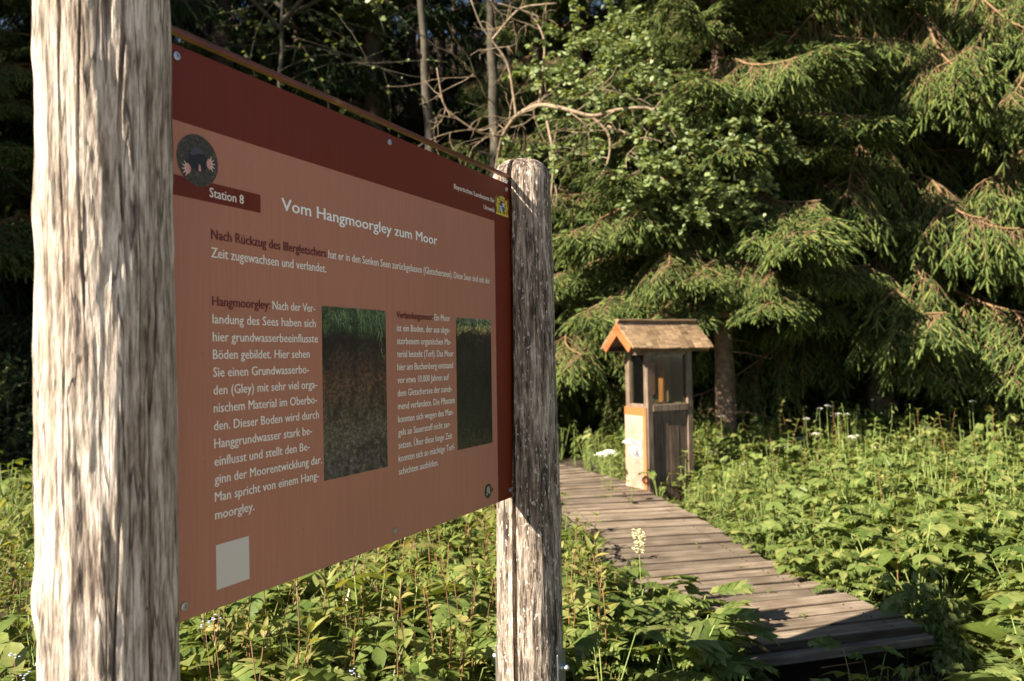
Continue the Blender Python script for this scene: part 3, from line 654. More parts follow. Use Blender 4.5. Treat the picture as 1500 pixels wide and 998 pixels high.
# roof: two slopes of shingles, orange barge boards, eave boards
ex0, ex1 = -.195, KL + .177; cy = KW / 2; hw = .222; za, ze = 1.690, 1.490
sl = math.atan2(za - ze, hw); sln = math.hypot(za - ze, hw)
for sg in (-1, 1):
    Ms = Matrix.Translation((0, cy, za)) @ Matrix.Rotation(0 if sg < 0 else math.pi, 4, 'Z') @ Matrix.Rotation(sl, 4, 'X')
    # local: x along ridge, -y down the slope
    xa, xb = (ex0, ex1) if sg < 0 else (-ex1, -ex0)
    box('roof_board', (xa + .02, xb - .02, -sln, -.001, -.040, -.022), mk, kio, 0, Ms)
    box('eave_board', (xa + .02, xb - .02, -sln - .0, -sln + .02, -.085, -.0405), ml, kio, .002, Ms)
    rows = 5; rw = (sln + .02) / rows
    for r in range(rows):
        x = xa - (.02 if r % 2 else 0); j = 0
        while x < xb:
            wd = .058 + random.random() * .035; x2 = min(x + wd, xb + .005)
            if x2 - max(x, xa - .005) > .012:
                y1_ = -(r) * rw + .012; y0_ = -(r + 1) * rw - .002 - random.random() * .014
                Mt = Ms @ Matrix.Translation((0, y1_, -.020 + .001 * (j % 2))) @ Matrix.Rotation(.13 + random.random() * .05, 4, 'X')
                # thin wedge, thicker at the butt
                box('shingle', (max(x, xa - .005) + .001, x2 - .0015, y0_ - y1_, 0, .006, .019 + random.random() * .005), MAT['shingle'], kio, .001, Mt)
            x = x2; j += 1
    for xx in (xa - .004, xb - .014):
        box('barge_board', (xx, xx + .018, -sln + (0.0), -.002 - (0), -.088, -.0165), mo, kio, .002, Ms)
box('ridge_board', (ex0, ex1, cy - .028, cy + .028, za + .006, za + .022), MAT['shingle'], kio, .003)
# exhibits on the shelf, things of their own
def blob(name, loc, s, mat, seed, **k):
    r = np.random.default_rng(seed); nu, nv_ = 16, 9; V = []
    for j in range(1, nv_):
        for i_ in range(nu):
            a = i_ * 2 * np.pi / nu; b = j * np.pi / nv_; rad = 1 + .22 * (r.random() - .5) * 2
            V.append((rad * math.cos(a) * math.sin(b) * s[0], rad * math.sin(a) * math.sin(b) * s[1], max(0, (rad * math.cos(b) * .9 + .55)) * s[2]))
    F = [(j * nu + i_, (j + 1) * nu + i_, (j + 1) * nu + (i_ + 1) % nu, j * nu + (i_ + 1) % nu) for j in range(nv_ - 2) for i_ in range(nu)]
    o = link(name, mesh_np(name, V, [np.array(F), np.array([tuple(range(nu))]), np.array([tuple(range((nv_ - 2) * nu, (nv_ - 1) * nu))[::-1]])], mat, smooth=False)); o.location = loc
    return tag(o, **k)
def kpt(x, y, z): q = KC + kx * x + ky * y; return (q[0], q[1], z)
blob('soil_sample', kpt(.255, .13, .9455), (.055, .04, .032), simple('dark_peat', (.05, .03, .02), 2), 3, label='dark crumbly soil lump on the shelf inside the glass cabinet', cat='soil sample')
blob('root_piece', kpt(.15, .12, .9455), (.045, .035, .022), simple('brown_root', (.20, .10, .05), 2), 4, label='brown root lump left of the dark soil on the cabinet shelf', cat='root')
# ================================================================== VEGETATION
def leaf_tmpl(wid=.4, droop=.25, fold=.12, prof=((.0, .02), (.22, .75), (.48, 1.0), (.74, .62), (1.0, 0)), m=1):
    V = []; F = []
    for t, h in prof: zc = -droop * t * t; V += [(t, h * wid / 2, zc + fold * h * wid), (t, 0, zc), (t, -h * wid / 2, zc + fold * h * wid)]
    for k in range(len(prof) - 1):
        a = k * 3; b = a + 3
        F += [(a, a + 1, b + 1), (a, b + 1, b), (a + 1, a + 2, b + 2), (a + 1, b + 2, b + 1)]
    return np.array(V, float), np.array(F), np.full(len(F), m)
def lobed_tmpl(pairs=5, wid=.62, droop=.30, m=1, seed=0):
    r = np.random.default_rng(seed); V = []; F = []; zz = lambda t: -droop * t * t
    def add(P, T): n = len(V); V.extend(P); F.extend([(n + a, n + b, n + c) for a, b, c in T])
    for i_ in range(pairs):
        t = .10 + i_ * .75 / pairs; dt = .75 / pairs; L_ = wid / 2 * (.55 + .75 * math.sin(math.pi * min(1, (i_ + 1.1) / (pairs + .6)))) * (.9 + .2 * r.random())
        for sg in (-1, 1):
            tip = (t + dt * .95 + L_ * .62, sg * L_, zz(t) - .07 * L_ - .08 * r.random()); b0 = (t, 0, zz(t)); b1 = (t + dt * 1.05, 0, zz(t + dt))
            ma = (t + dt * .22 + L_ * .16, sg * L_ * .48, zz(t) + .06); mb = (t + dt * 1.25 + L_ * .38, sg * L_ * .46, zz(t + dt) + .05); mm = (t + dt * .8 + L_ * .3, sg * L_ * .5, zz(t) + .015)
            add([b0, b1, ma, mb, mm, tip], [(0, 2, 4), (0, 4, 1), (1, 4, 3), (2, 5, 4), (4, 5, 3)] if sg > 0 else [(0, 4, 2), (0, 1, 4), (1, 3, 4), (2, 4, 5), (4, 3, 5)])
    t = .80; add([(t, 0, zz(t)), (t + .08, .10, zz(t) + .02), (1.02, 0, zz(1) - .03), (t + .08, -.10, zz(t) + .02), (t + .1, 0, zz(t + .1))], [(0, 4, 1), (1, 4, 2), (0, 3, 4), (3, 2, 4)])
    add([(0, .008, 0), (0, -.008, 0), (.45, -.010, zz(.45) + .003), (.45, .010, zz(.45) + .003), (.9, 0, zz(.9) + .003)], [(0, 1, 2), (0, 2, 3), (3, 2, 4)])
    return np.array(V, float), np.array(F), np.full(len(F), m)
def trifol():
    A_ = Acc(); T = leaf_tmpl(.56, .2, .1)
    M4 = frames(np.array([[.30, 0, 0], [.26, .02, 0], [.26, -.02, 0]]), np.array([[1, 0, -.1], [.35, 1, -.12], [.35, -1, -.12]]), S=np.array([.70, .62, .62]))
    A_.inst(T, M4); V, F = tube_np([(0, 0, 0), (.3, 0, 0)], .008, 3); A_.add(V, F, 1); return A_.arrays()
def blade():
    V = []; F = []
    for t, h in ((0, .6), (.3, 1), (.6, .8), (.85, .45), (1, 0)): V += [(t, h * .010, -.42 * t ** 2.2), (t, -h * .010, -.42 * t ** 2.2)]
    for k in range(4): a = k * 2; F += [(a, a + 1, a + 3), (a, a + 3, a + 2)]
    return np.array(V, float), np.array(F), np.full(len(F), 1)
LT = {'oval': leaf_tmpl(.42, .28, .12), 'lance': leaf_tmpl(.27, .32, .10, ((.0, .02), (.2, .7), (.42, 1.0), (.7, .66), (1, 0))), 'lobed': lobed_tmpl(5, .62, .34), 'lobed2': lobed_tmpl(6, .50, .22, seed=4), 'tri': trifol(), 'broad': leaf_tmpl(.62, .22, .14), 'blade': blade(),
      'small': leaf_tmpl(.5, .15, .1, ((.0, .05), (.45, 1.0), (1, 0)))}
LOD = {'oval': leaf_tmpl(.42, .28, .12, ((0, .05), (.4, 1), (1, 0))), 'lance': leaf_tmpl(.27, .32, .10, ((0, .05), (.38, 1), (1, 0))), 'lobed': lobed_tmpl(3, .62, .34), 'lobed2': lobed_tmpl(3, .52, .22, seed=4), 'tri': None, 'broad': LT['broad'], 'blade': LT['blade'], 'small': LT['small']}
_lt = leaf_tmpl; leaf_tmpl = lambda *a, **k: _lt(.56, .2, .1, ((0, .05), (.45, 1), (1, 0))); LOD['tri'] = trifol(); leaf_tmpl = _lt
def unit(v): v = np.asarray(v, float); return v / np.linalg.norm(v)
def plant(kind, r, h):
    small = .45 if h < .15 else 1.0
    """returns (stems [(pts, rad)], leaves [(template, 4x4)])"""
    st = []; lv = []; U = r.random
    def lf(t, p, az_, pitch, L_, roll=0):
        d = (math.cos(az_) * math.cos(pitch), math.sin(az_) * math.cos(pitch), math.sin(pitch))
        lv.append((t, frames(p, d, S=np.array([L_]), roll=np.array([roll]))[0]))
    if h < .15:
        for i_ in range(7): lf('small', np.array([0, 0, .004 * i_]), i_ * 2.4, .55 - .4 * U(), .018 + .014 * U(), 0)
        return st, lv
    if kind in ('balsam', 'nettle', 'tall'):
        lean = (r.random(2) - .5) * .28 * h; n = 6; ts = np.linspace(0, 1, n)
        P = np.stack([lean[0] * ts ** 1.6, lean[1] * ts ** 1.6, h * ts], 1); P[1:-1, :2] += (r.random((n - 2, 2)) - .5) * .02
        st.append((P, np.linspace(.0034, .0014, n)))
        q = lambda t: np.array([np.interp(t, ts, P[:, i_]) for i_ in range(3)])
        a0 = U() * 6.28
        if kind == 'balsam':
            k = int(15 + 6 * U())
            for i_ in range(k):
                t = .18 + .82 * (i_ + .5) / k; lf('oval' if U() < .35 else 'lance', q(t), a0 + i_ * 2.4 + (U() - .5) * .5, .45 - .9 * U() * (1.15 - t) + .25 * t, (.040 + .038 * U()) * (1.25 - .5 * t), (U() - .5) * .9)
            for i_ in range(4): lf('lance', q(1), a0 + i_ * 1.6 + U() * .5, .5 + .5 * U(), .035 + .03 * U(), (U() - .5) * .6)
        elif kind == 'nettle':
            k = int(7 + 3 * U())
            for i_ in range(k):
                t = .2 + .8 * (i_ + .5) / k
                for s_ in (0, math.pi): lf('oval', q(t), a0 + (i_ % 2) * 1.57 + s_ + (U() - .5) * .4, .35 - .9 * U(), (.052 + .03 * U()) * (1.2 - .6 * t), (U() - .5) * .5)
        else:
            k = int(11 + 4 * U())
            for i_ in range(k):
                t = .12 + .86 * (i_ + .5) / k; lf('lobed2' if t < .7 else 'oval', q(t), a0 + i_ * 2.4, .45 - .6 * U(), (.14 - .075 * t) * (.9 + .3 * U()), (U() - .5) * .6)
            for i_ in range(5): lf('oval', q(1), a0 + i_ * 1.3, .2 + .7 * U(), .04 + .02 * U(), (U() - .5) * .6)
    elif kind == 'thistle':
        k = int(7 + 5 * U()); a0 = U() * 6.28
        for i_ in range(k):
            az_ = a0 + i_ * 2.4 + (U() - .5) * .4; hh = h * (.45 + .55 * U()); out = .05 + .09 * U()
            p0 = np.zeros(3); p1 = np.array([math.cos(az_) * out, math.sin(az_) * out, hh * .8]); pm = p1 * .5 + np.array([-math.cos(az_) * .012, -math.sin(az_) * .012, .05 * h])
            st.append((np.array([p0, pm, p1]), np.array([.0038, .003, .0022])))
            lf('lobed' if U() < .6 else 'lobed2', p1, az_ + (U() - .5) * .5, .45 - .45 * U(), .12 + .10 * U(), (U() - .5) * .8)
    elif kind == 'elder':
        k = int(6 + 5 * U()); a0 = U() * 6.28
        for i_ in range(k):
            az_ = a0 + i_ * 2.4; hh = h * (.5 + .5 * U()); out = .04 + .10 * U(); p1 = np.array([math.cos(az_) * out, math.sin(az_) * out, hh])
            st.append((np.array([np.zeros(3), p1 * [.4, .4, .55], p1]), np.array([.0025, .002, .0016])))
            lf('tri' if U() < .6 else 'lobed2', p1, az_ + (U() - .5), .15 - .5 * U(), small * (.085 + .06 * U()), (U() - .5) * .7)
    elif kind == 'dock':
        k = int(5 + 3 * U()); a0 = U() * 6.28
        for i_ in range(k): lf('broad' if U() < .5 else 'oval', np.array([0, 0, h * .1 * i_]), a0 + i_ * 2.4, .95 - .5 * U(), (.16 + .10 * U()) * h / .35, (U() - .5) * .4)
    elif kind == 'grass':
        for i_ in range(16): lf('blade', np.array([(U() - .5) * .05, (U() - .5) * .05, 0]), U() * 6.28, 1.45 - .55 * U(), h * (.6 + .5 * U()), (U() - .5))
    return st, lv
def tmpl(kind, r, h, sides=3, lt=LT):
    """joined template of one plant: material 0 stem, 1 leaf"""
    A_ = Acc(); st, lv = plant(kind, r, h)
    for P, rad in st:
        if lt is LOD: P, rad = P[[0, -1]], np.asarray(rad)[[0, -1]] * 1.2
        V, F = tube_np(P, rad, sides); A_.add(V, F, 0)
    for t in sorted(set(a for a, _ in lv)): A_.inst(lt[t], np.array([m for a, m in lv if a == t]))
    return A_.arrays()
STEM = {'balsam': 'redstem', 'nettle': 'greenstem', 'tall': 'greenstem', 'thistle': 'greenstem', 'elder': 'greenstem', 'dock': 'greenstem', 'grass': 'grass'}
LEAF = {'balsam': 'leaf_a', 'nettle': 'leaf_c', 'tall': 'leaf_b', 'thistle': 'leaf_b', 'elder': 'leaf_c', 'dock': 'leaf_a', 'grass': 'grass'}
LM = {}
def leaf_mesh(t, mat):
    if (t, mat) not in LM:
        V, F, _ = LT[t]; LM[(t, mat)] = mesh_np('leaf', V, F, MAT[mat])
    return LM[(t, mat)]
def plant_thing(name, kind, x, y, h, r, group, label, cat='plant', stemmat=None, leafmat=None, z=None):
    e_ = empty(name, (x, y, (float(terrain_z(x, y)) if z is None else z) - .01), label=label, cat=cat, group=group)
    st, lv = plant(kind, r, h); A_ = Acc()
    if st:
        for P, rad in st: V, F = tube_np(P, rad, 5); A_.add(V, F, 0)
        link('stem', A_.mesh('stem', [MAT[stemmat or STEM[kind]]]), e_)
    for t, m4 in lv:
        o = link('leaf', leaf_mesh(t, leafmat or LEAF[kind]), e_); o.matrix_local = Matrix(m4.tolist())
    return e_
# distance to boardwalk (signed: inside <0)
BWc = np.array([eL(s) + .45 * np.array([math.cos(eang(s)), math.sin(eang(s))]) for s in np.arange(0, dd[-1], .12)])
def bw_dist(x, y):
    d = np.sqrt((np.asarray(x)[..., None] - BWc[:, 0]) ** 2 + (np.asarray(y)[..., None] - BWc[:, 1]) ** 2).min(-1)
    return d - .45
def scatter(x0, x1, y0, y1, n, seed, margin=.025, fov=True):
    r = np.random.default_rng(seed); x = r.uniform(x0, x1, n); y = r.uniform(y0, y1, n)
    ok = bw_dist(x, y) > margin
    ok &= (np.hypot(x - pl[0], y - pl[1]) > .14) & (np.hypot(x - pr[0], y - pr[1]) > .2) & (np.hypot(x - (pr[0] - .22), y - (pr[1] - .12)) > .24)
    # keep the cabinet's footprint clear
    dx, dy = x - KC[0], y - KC[1]; lx = dx * kx[0] + dy * kx[1]; ly = dx * ky[0] + dy * ky[1]
    ok &= ~((lx > -.06) & (lx < KL + .05) & (ly > -.05) & (ly < KW + .05))
    ok &= ~((np.hypot(x, y) < .75)) & ~on_bounce_path(x, y)
    return x[ok], y[ok]
def shade_h(x, y):
    """height of the board's shadow volume over a point, 0 outside it"""
    sx, sy = -sdir.x / math.cos(el), -sdir.y / math.cos(el); dx_, dy_ = dS[0], dS[1]; det = sx * (-dy_) + dx_ * sy
    qx, qy = x - Bv[0], y - Bv[1]; t = (qx * (-dy_) + dx_ * qy) / det; s = (qx - t * sx) / dx_
    H = 2.02 - math.tan(el) * t
    return np.where((t > 0) & (s > -.25) & (s < 1.42) & (H > 0) & (x > 0), H, 0)
def hfun(x, y):
    """height of the growth"""
    b = bw_dist(x, y); h = .34 + .14 * vnoise(x * 1.1 + 30, y * 1.1 + 30, 9) + .10 * np.clip((y - 4) / 4, 0, 1) * np.clip((x - 1.8) / 1, 0, 1)
    h = h * (.72 + .28 * np.clip(b / .5, 0, 1))
    sh = shade_h(x, y);  h = np.where((x > .85) & (x < .64 * y) & (y < 3.95) & (sh <= .06), np.minimum(h, .10), h); h = np.where((y < 3.2) & (sh > .06) & (x > .8), np.minimum(h, .26), h)
    left = (x < .0) & (y < 6); h = np.where(left, h * 1.18, h)
    h = np.where((y < 2.62 + .62 * x) & (x > .1) & (x < 1.1), h * .5, h)
    near = np.hypot(x - 0, y - 0) < 2.0; h = np.where(near, h * .85, h)
    return h
def cover(name, kind, x, y, seed, hs=1.0, nt_=6, mats=None, hbase=None, lod=False, xs=1.0):
    r = np.random.default_rng(seed); A_ = Acc(); H = hfun(x, y) * hs if hbase is None else hbase * (.8 + .4 * r.random(len(x)))
    T = [tmpl(kind, r, .4, 3, LOD if lod else LT) for _ in range(nt_)]; w_ = r.integers(0, nt_, len(x)); az_ = r.uniform(0, 6.28, len(x)); sc = (H / .4) * (.5 + .85 * r.random(len(x)) ** 1.4)
    sh = shade_h(x, y); sc = np.where(sh > .06, np.minimum(sc * 1.25, (.95 * sh - .09).clip(.04) / .4), sc)
    Z = terrain_z(x, y) - .01; sxy = np.clip(sc, .75, 1.35) * xs * np.where((sh > .06) & (sh < .7), .62, 1.0)
    for k in range(nt_):
        q = w_ == k; m = np.zeros((q.sum(), 4, 4)); c, s_ = np.cos(az_[q]), np.sin(az_[q])
        m[:, 0, 0] = c * sxy[q]; m[:, 0, 1] = -s_ * sxy[q]; m[:, 1, 0] = s_ * sxy[q]; m[:, 1, 1] = c * sxy[q]; m[:, 2, 2] = sc[q]; m[:, 0, 3] = x[q]; m[:, 1, 3] = y[q]; m[:, 2, 3] = Z[q]; m[:, 3, 3] = 1
        A_.inst(T[k], m)
    return tag(link(name, A_.mesh(name, mats or [MAT[STEM[kind]], MAT[LEAF[kind]]])), kind='stuff')
# mixed undergrowth, nearest to farthest
NT_ = 0
def region(kind, x0, x1, y0, y1, n, seed, **k):
    x, y = scatter(x0, x1, y0, y1, n, seed); name = k.pop('name', {'grass': 'grass'}.get(kind, 'undergrowth'))
    f_ = k.pop('sel', None)
    if f_ is not None: q = f_(x, y); x, y = x[q], y[q]
    return cover(name, kind, x, y, seed, **k)
fan = lambda x, y: (np.abs(x) < .85 * y + .9)
region('balsam', -2.6, .45, 2.2, 5.2, 620, 1, sel=fan, name='balsam_undergrowth', hs=1.25)
region('thistle', -1.5, 1.0, 1.3, 4.2, 260, 2, sel=fan, name='lobed_undergrowth')
region('elder', -2.2, 1.4, 1.2, 5.5, 430, 3, sel=fan, name='low_undergrowth')
region('thistle', .6, 4.5, 2.0, 5.0, 340, 4, sel=fan, name='lobed_undergrowth', xs=.8)
region('thistle', .8, 6.5, 5.0, 7.4, 260, 56, sel=fan, name='lobed_undergrowth', lod=True, xs=.62)
region('elder', .8, 4.6, 2.4, 5.2, 420, 5, sel=fan, name='low_undergrowth')
region('elder', .8, 8.0, 5.2, 9.8, 1000, 55, sel=fan, name='low_undergrowth', lod=True, xs=.72)
region('nettle', 1.2, 8.5, 4.5, 10.5, 800, 6, sel=fan, name='nettle_undergrowth', hs=.95, lod=True, xs=1.15)
region('balsam', 1.5, 8.5, 3.5, 10.2, 520, 7, sel=fan, name='balsam_undergrowth', lod=True)
region('tall', 1.0, 8.5, 4.2, 10.5, 420, 8, sel=fan, name='herb_undergrowth', hs=.95, lod=True, xs=1.0)
region('nettle', -8.0, .9, 5.0, 10.5, 800, 9, sel=fan, name='nettle_undergrowth', lod=True)
region('elder', -7.0, .9, 4.5, 10.5, 480, 10, sel=fan, name='low_undergrowth', lod=True)
region('grass', -5.0, .6, 1.2, 7.0, 800, 11, sel=fan)
region('grass', 1.0, 7.5, 2.0, 9.5, 700, 12, sel=fan)
region('dock', -1.4, 3, 3.2, 4.6, 30, 13, sel=fan, name='broad_leaf_undergrowth')
region('elder', 1.2, 2.35, 2.7, 4.15, 260, 61, name='low_undergrowth', xs=.8, sel=lambda x, y: shade_h(x, y) > .08)
region('thistle', 1.2, 2.35, 2.7, 4.15, 150, 62, name='lobed_undergrowth', xs=.8, sel=lambda x, y: shade_h(x, y) > .08)
region('elder', .7, 1.6, 2.3, 3.25, 70, 63, name='low_undergrowth', sel=lambda x, y: shade_h(x, y) > .08)
# around and behind the camera, thinner
region('elder', -5, 6, -5, 2.0, 500, 14, sel=lambda x, y: ~fan(x, y), name='low_undergrowth', lod=True)
region('grass', -5, 6, -5, 2.0, 500, 15, sel=lambda x, y: ~fan(x, y))

# individual plants one can pick out
r5 = np.random.default_rng(55)
def clump(n, x0, x1, y0, y1, kinds, name, group, label, hs=(.4, .55), seed=1, margin=.03, **k):
    xs, ys = scatter(x0, x1, y0, y1, n * 4, seed, margin)
    for x, y in [(a, b) for a, b in zip(xs, ys) if math.hypot(a - pr[0], b - pr[1]) > .30 and not (-.35 < a < .05 and 1.9 < b < 2.45) and not (b < 2.66 + .62 * a and .1 < a < 1.1) and float(shade_h(np.array(a), np.array(b))) < .05 and not (.9 < a < .64 * b and b < 4.1)][:n]:
        kd = kinds[int(r5.integers(len(kinds)))]
        plant_thing(name, kd, x, y, r5.uniform(*hs), r5, group, label, **k)
clump(26, -.75, .02, 1.95, 3.3, ['balsam'], 'red_stemmed_plant', 'red stemmed plants under the board', 'leafy plant with upright red stem and oval leaves growing under the information board', (.45, .66), 21)
clump(14, -.7, .0, 1.75, 2.7, ['thistle'], 'lobed_leaf_plant', 'lobed leaf plants under the board', 'plant with broad lobed green leaves in the growth between the two timber posts', (.34, .46), 22)
clump(26, .14, .80, 2.6, 3.7, ['thistle'], 'lobed_leaf_plant', 'lobed leaf plants right of the post', 'plant with deeply lobed green leaves between the right timber post and the boardwalk', (.36, .50), 23, margin=.0)
clump(10, .10, .40, 2.9, 4.6, ['balsam', 'nettle'], 'herb', 'upright herbs left of the boardwalk', 'upright leafy herb at the left edge of the boardwalk just past the post', (.42, .62), 24, margin=-.0)
clump(20, 1.7, 2.9, 2.7, 4.4, ['thistle', 'tall'], 'lobed_leaf_plant', 'lobed leaf plants right of the boardwalk', 'plant with lobed pale green leaves right of the near end of the boardwalk', (.38, .52), 25)
clump(22, 1.4, 3.6, 4.2, 6.2, ['elder', 'tall', 'thistle'], 'herb', 'herbs right of the middle of the boardwalk', 'light green herb in the meadow right of the middle of the boardwalk', (.36, .50), 26)
clump(10, 2.0, 4.5, 5.0, 8.0, ['tall'], 'reddish_herb', 'reddish herbs in the meadow', 'tall herb with thin reddish stem standing up out of the meadow', (.55, .75), 27, stemmat='redstem', leafmat='leaf_a')
clump(7, 1.18, 1.75, 6.2, 6.68, ['nettle', 'elder'], 'herb', 'herbs at the foot of the cabinet', 'leafy herb at the foot of the wooden display cabinet', (.30, .42), 28)

for (px, py) in ((1057, 866), (1015, 800), (1075, 832), (1168, 905), (1060, 915), (1120, 868), (1040, 770)):
    y = 1.2 * 1170 / (py - 510.5); x = (px - 750) / 1170 * y
    plant_thing('small_weed', 'nettle', x, y, .035 + .03 * r5.random(), r5, 'small weeds between the planks', 'small green weed growing up between the boardwalk planks', z=BZ)
clump(18, 2.4, 5.6, 7.2, 9.2, ['nettle', 'balsam', 'balsam'], 'tall_herb', 'tall herbs in front of the spruces', 'tall leafy herb rising above the meadow right in front of the spruces', (.58, .78), 29)
clump(16, 2.2, 3.9, 7.0, 8.3, ['balsam', 'nettle'], 'bushy_herb', 'bushy herbs right of the cabinet', 'bushy dark green herb mounded up between the cabinet and the big spruce', (.62, .82), 31)
clump(12, 3.2, 5.6, 4.6, 6.4, ['balsam', 'tall'], 'reddish_herb', 'reddish herbs at the right', 'thin reddish brown herb among the green growth toward the right edge of the photo', (.52, .70), 30, stemmat='redstem', leafmat='leaf_a')
# white umbels and cream plumes
def umbel(x, y, h, r, n=60, rad=.05, mat='flower', label='', group='', plume=False, z=None):
    zz_ = float(terrain_z(x, y)); e_ = empty('white_flower' if mat == 'flower' else 'cream_flower', (x, y, zz_), label=label, cat='flower', group=group or None)
    h += .03; P = np.array([(0, 0, 0), (.01, 0, h * .5), (.0, .01, h)]); A_ = Acc(); V, F = tube_np(P, [.003, .0022, .0014], 4); A_.add(V, F)
    fl = Acc(); nv_ = np.array([(math.cos(a), math.sin(a), 0) for a in np.arange(5) * 1.2566] + [(0, 0, .35)]); nf_ = np.array([(i_, (i_ + 1) % 5, 5) for i_ in range(5)])
    heads = []
    for k in range(n):
        if plume: p = np.array([(r.random() - .5) * rad, (r.random() - .5) * rad, h - .01 + rad * 1.8 * (r.random() - .35)]); sz = .006
        else:
            a = r.random() * 6.28; q = math.sqrt(r.random()) * rad; p = np.array([math.cos(a) * q, math.sin(a) * q, h + .02 + .55 * math.sqrt(max(0, rad * rad - q * q))]); sz = rad * .16
            if k % 6 == 0: V, F = tube_np([P[-1], p], .0008, 3); A_.add(V, F)
        S_ = sz * (.7 + .6 * r.random()); fl.add(nv_ * S_ + p, nf_)
    link('stem', A_.mesh('stem', [MAT['greenstem']]), e_); tag(link('petals', fl.mesh('petals', [MAT[mat]], False), e_), kind='stuff')
    for k in range(7):
        t = .15 + .12 * k; o = link('leaf', leaf_mesh('lobed2', 'leaf_c'), e_)
        m4 = frames(P[0] * (1 - t) + np.array([.005, 0, h * t]), (math.cos(k * 2.4 + x * 9), math.sin(k * 2.4 + x * 9), .35), S=np.array([.12 - .02 * k]))[0]; o.matrix_local = Matrix(m4.tolist())
def at(px, py, y):
    """point seen at pixel (px,py) of the photograph at depth y"""
    v = f + rr * ((px - 750) / 1170) - uu * ((py - 499) / 1170); v = v * (y / v.y); return np.array([v.x, v.y, v.z + EYE])
r6 = np.random.default_rng(66)
for (px, py, y, lab) in ((923, 659, 6.3, 'white flower head in front of the cabinet poster, nearest the boardwalk'), (893, 674, 6.55, 'white flower head left of the cabinet, upper of the two low ones'), (881, 677, 6.9, 'white flower head farthest left of the cabinet over the boardwalk edge')):
    p = at(px, py, y); umbel(p[0], p[1], p[2] - float(terrain_z(p[0], p[1])), r6, 90, .058, label=lab)
for (px, py, y) in ((1216, 604, 8.3), (1224, 618, 8.2), (1246, 650, 7.8), (1195, 645, 8.0), (1352, 628, 8.6), (1357, 636, 8.3), (1372, 634, 8.5), (1335, 655, 8.2), (1148, 663, 7.6), (1128, 668, 7.4), (1172, 652, 7.8), (1275, 665, 7.4), (1440, 660, 7.8), (1410, 645, 8.2), (1045, 672, 7.6), (1090, 690, 6.9), (1455, 735, 6.0), (1470, 742, 6.1), (1330, 745, 5.4), (985, 655, 8.2), (1250, 700, 6.6)):
    p = at(px, py, y); umbel(p[0], p[1], p[2] - float(terrain_z(p[0], p[1])), r6, 60, .046, label='small white flower head above the meadow in front of the spruces', group='white flower heads in the meadow')
xs, ys = scatter(1.6, 6.5, 4.6, 9.0, 60, 91)
for x, y in list(zip(xs, ys))[:36]:
    if fan(x, y): umbel(x, y, float(hfun(np.array(x), np.array(y))) * 1.25 + .06 * r6.random(), r6, 26, .022 + .012 * r6.random(), label='tiny pale flower head scattered over the green meadow right of the boardwalk', group='tiny pale flower heads in the meadow')
for (px, py, y, lab) in ((936, 803, 3.6, 'cream flower plume at the left edge of the boardwalk'), (1493, 828, 4.2, 'cream flower plume in the growth at the right edge of the photo')):
    p = at(px, py, y); umbel(p[0], p[1], p[2] - float(terrain_z(p[0], p[1])), r6, 110, .055, 'cream', label=lab, plume=True)
for (px, py, y) in ((312, 905, 2.1), (300, 915, 2.15), (520, 985, 2.3), (20, 960, 2.2), (35, 990, 2.1), (8, 940, 2.5)):
    p = at(px, py, y); zz_ = float(terrain_z(p[0], p[1])); e_ = empty('blue_flower', (p[0], p[1], zz_), label='tiny pale blue flower low in the growth near the left post', cat='flower', group='tiny pale blue flowers')
    A_ = Acc(); V, F = tube_np([(.04, .03, 0), (.03, .0, (p[2] - zz_) * .6), (0, 0, p[2] - zz_)], .0008, 3); A_.add(V, F); link('stem', A_.mesh('stem', [MAT['redstem']]), e_); fl = Acc()
    for k in range(7):
        c = np.array([(r6.random() - .5) * .03, (r6.random() - .5) * .03, p[2] - zz_ + (r6.random() - .5) * .02])
        fl.add(np.array([(math.cos(a), math.sin(a), 0) for a in np.arange(5) * 1.2566] + [(0, 0, .35)]) * .0036 + c, np.array([(i_, (i_ + 1) % 5, 5) for i_ in range(5)]))
    tag(link('petals', fl.mesh('petals', [MAT['blue']], False), e_), kind='stuff')

# ------------------------------------------------------------------ spruces
def shoot_tmpl(nn=18, seed=0, fat=.085, reach=.17, nw=.026):
    r = np.random.default_rng(seed); V = []; F = []
    s = 4; a = np.arange(s) * 2 * np.pi / s
    for t, q in ((0, .5), (.45, 1.0), (.93, .6)): V += [(t, fat * q * math.cos(x), fat * q * math.sin(x)) for x in a]
    V.append((1.02, 0, 0)); V = list(V)
    for k in range(2):
        for j in range(s): b = (j + 1) % s; F += [(k * s + j, k * s + b, k * s + s + b), (k * s + j, k * s + s + b, k * s + s + j)]
    F += [(2 * s + j, 2 * s + (j + 1) % s, 3 * s) for j in range(s)]
    for k in range(nn):
        t = .02 + .93 * (k + r.random() * .5) / nn; an = r.random() * 6.28; n0 = len(V); c, s_ = math.cos(an), math.sin(an); q = reach * (.8 + .4 * r.random())
        V += [(t - nw, 0, 0), (t + nw, c * fat * .3, s_ * fat * .3), (t + .13, c * q, s_ * q)]; F.append((n0, n0 + 1, n0 + 2))
    return np.array(V, float), np.array(F), np.full(len(F), 1)
SH = [shoot_tmpl(11, k, nw=.032) for k in range(3)]
SHF = shoot_tmpl(9, 9, .055, .15, .026)
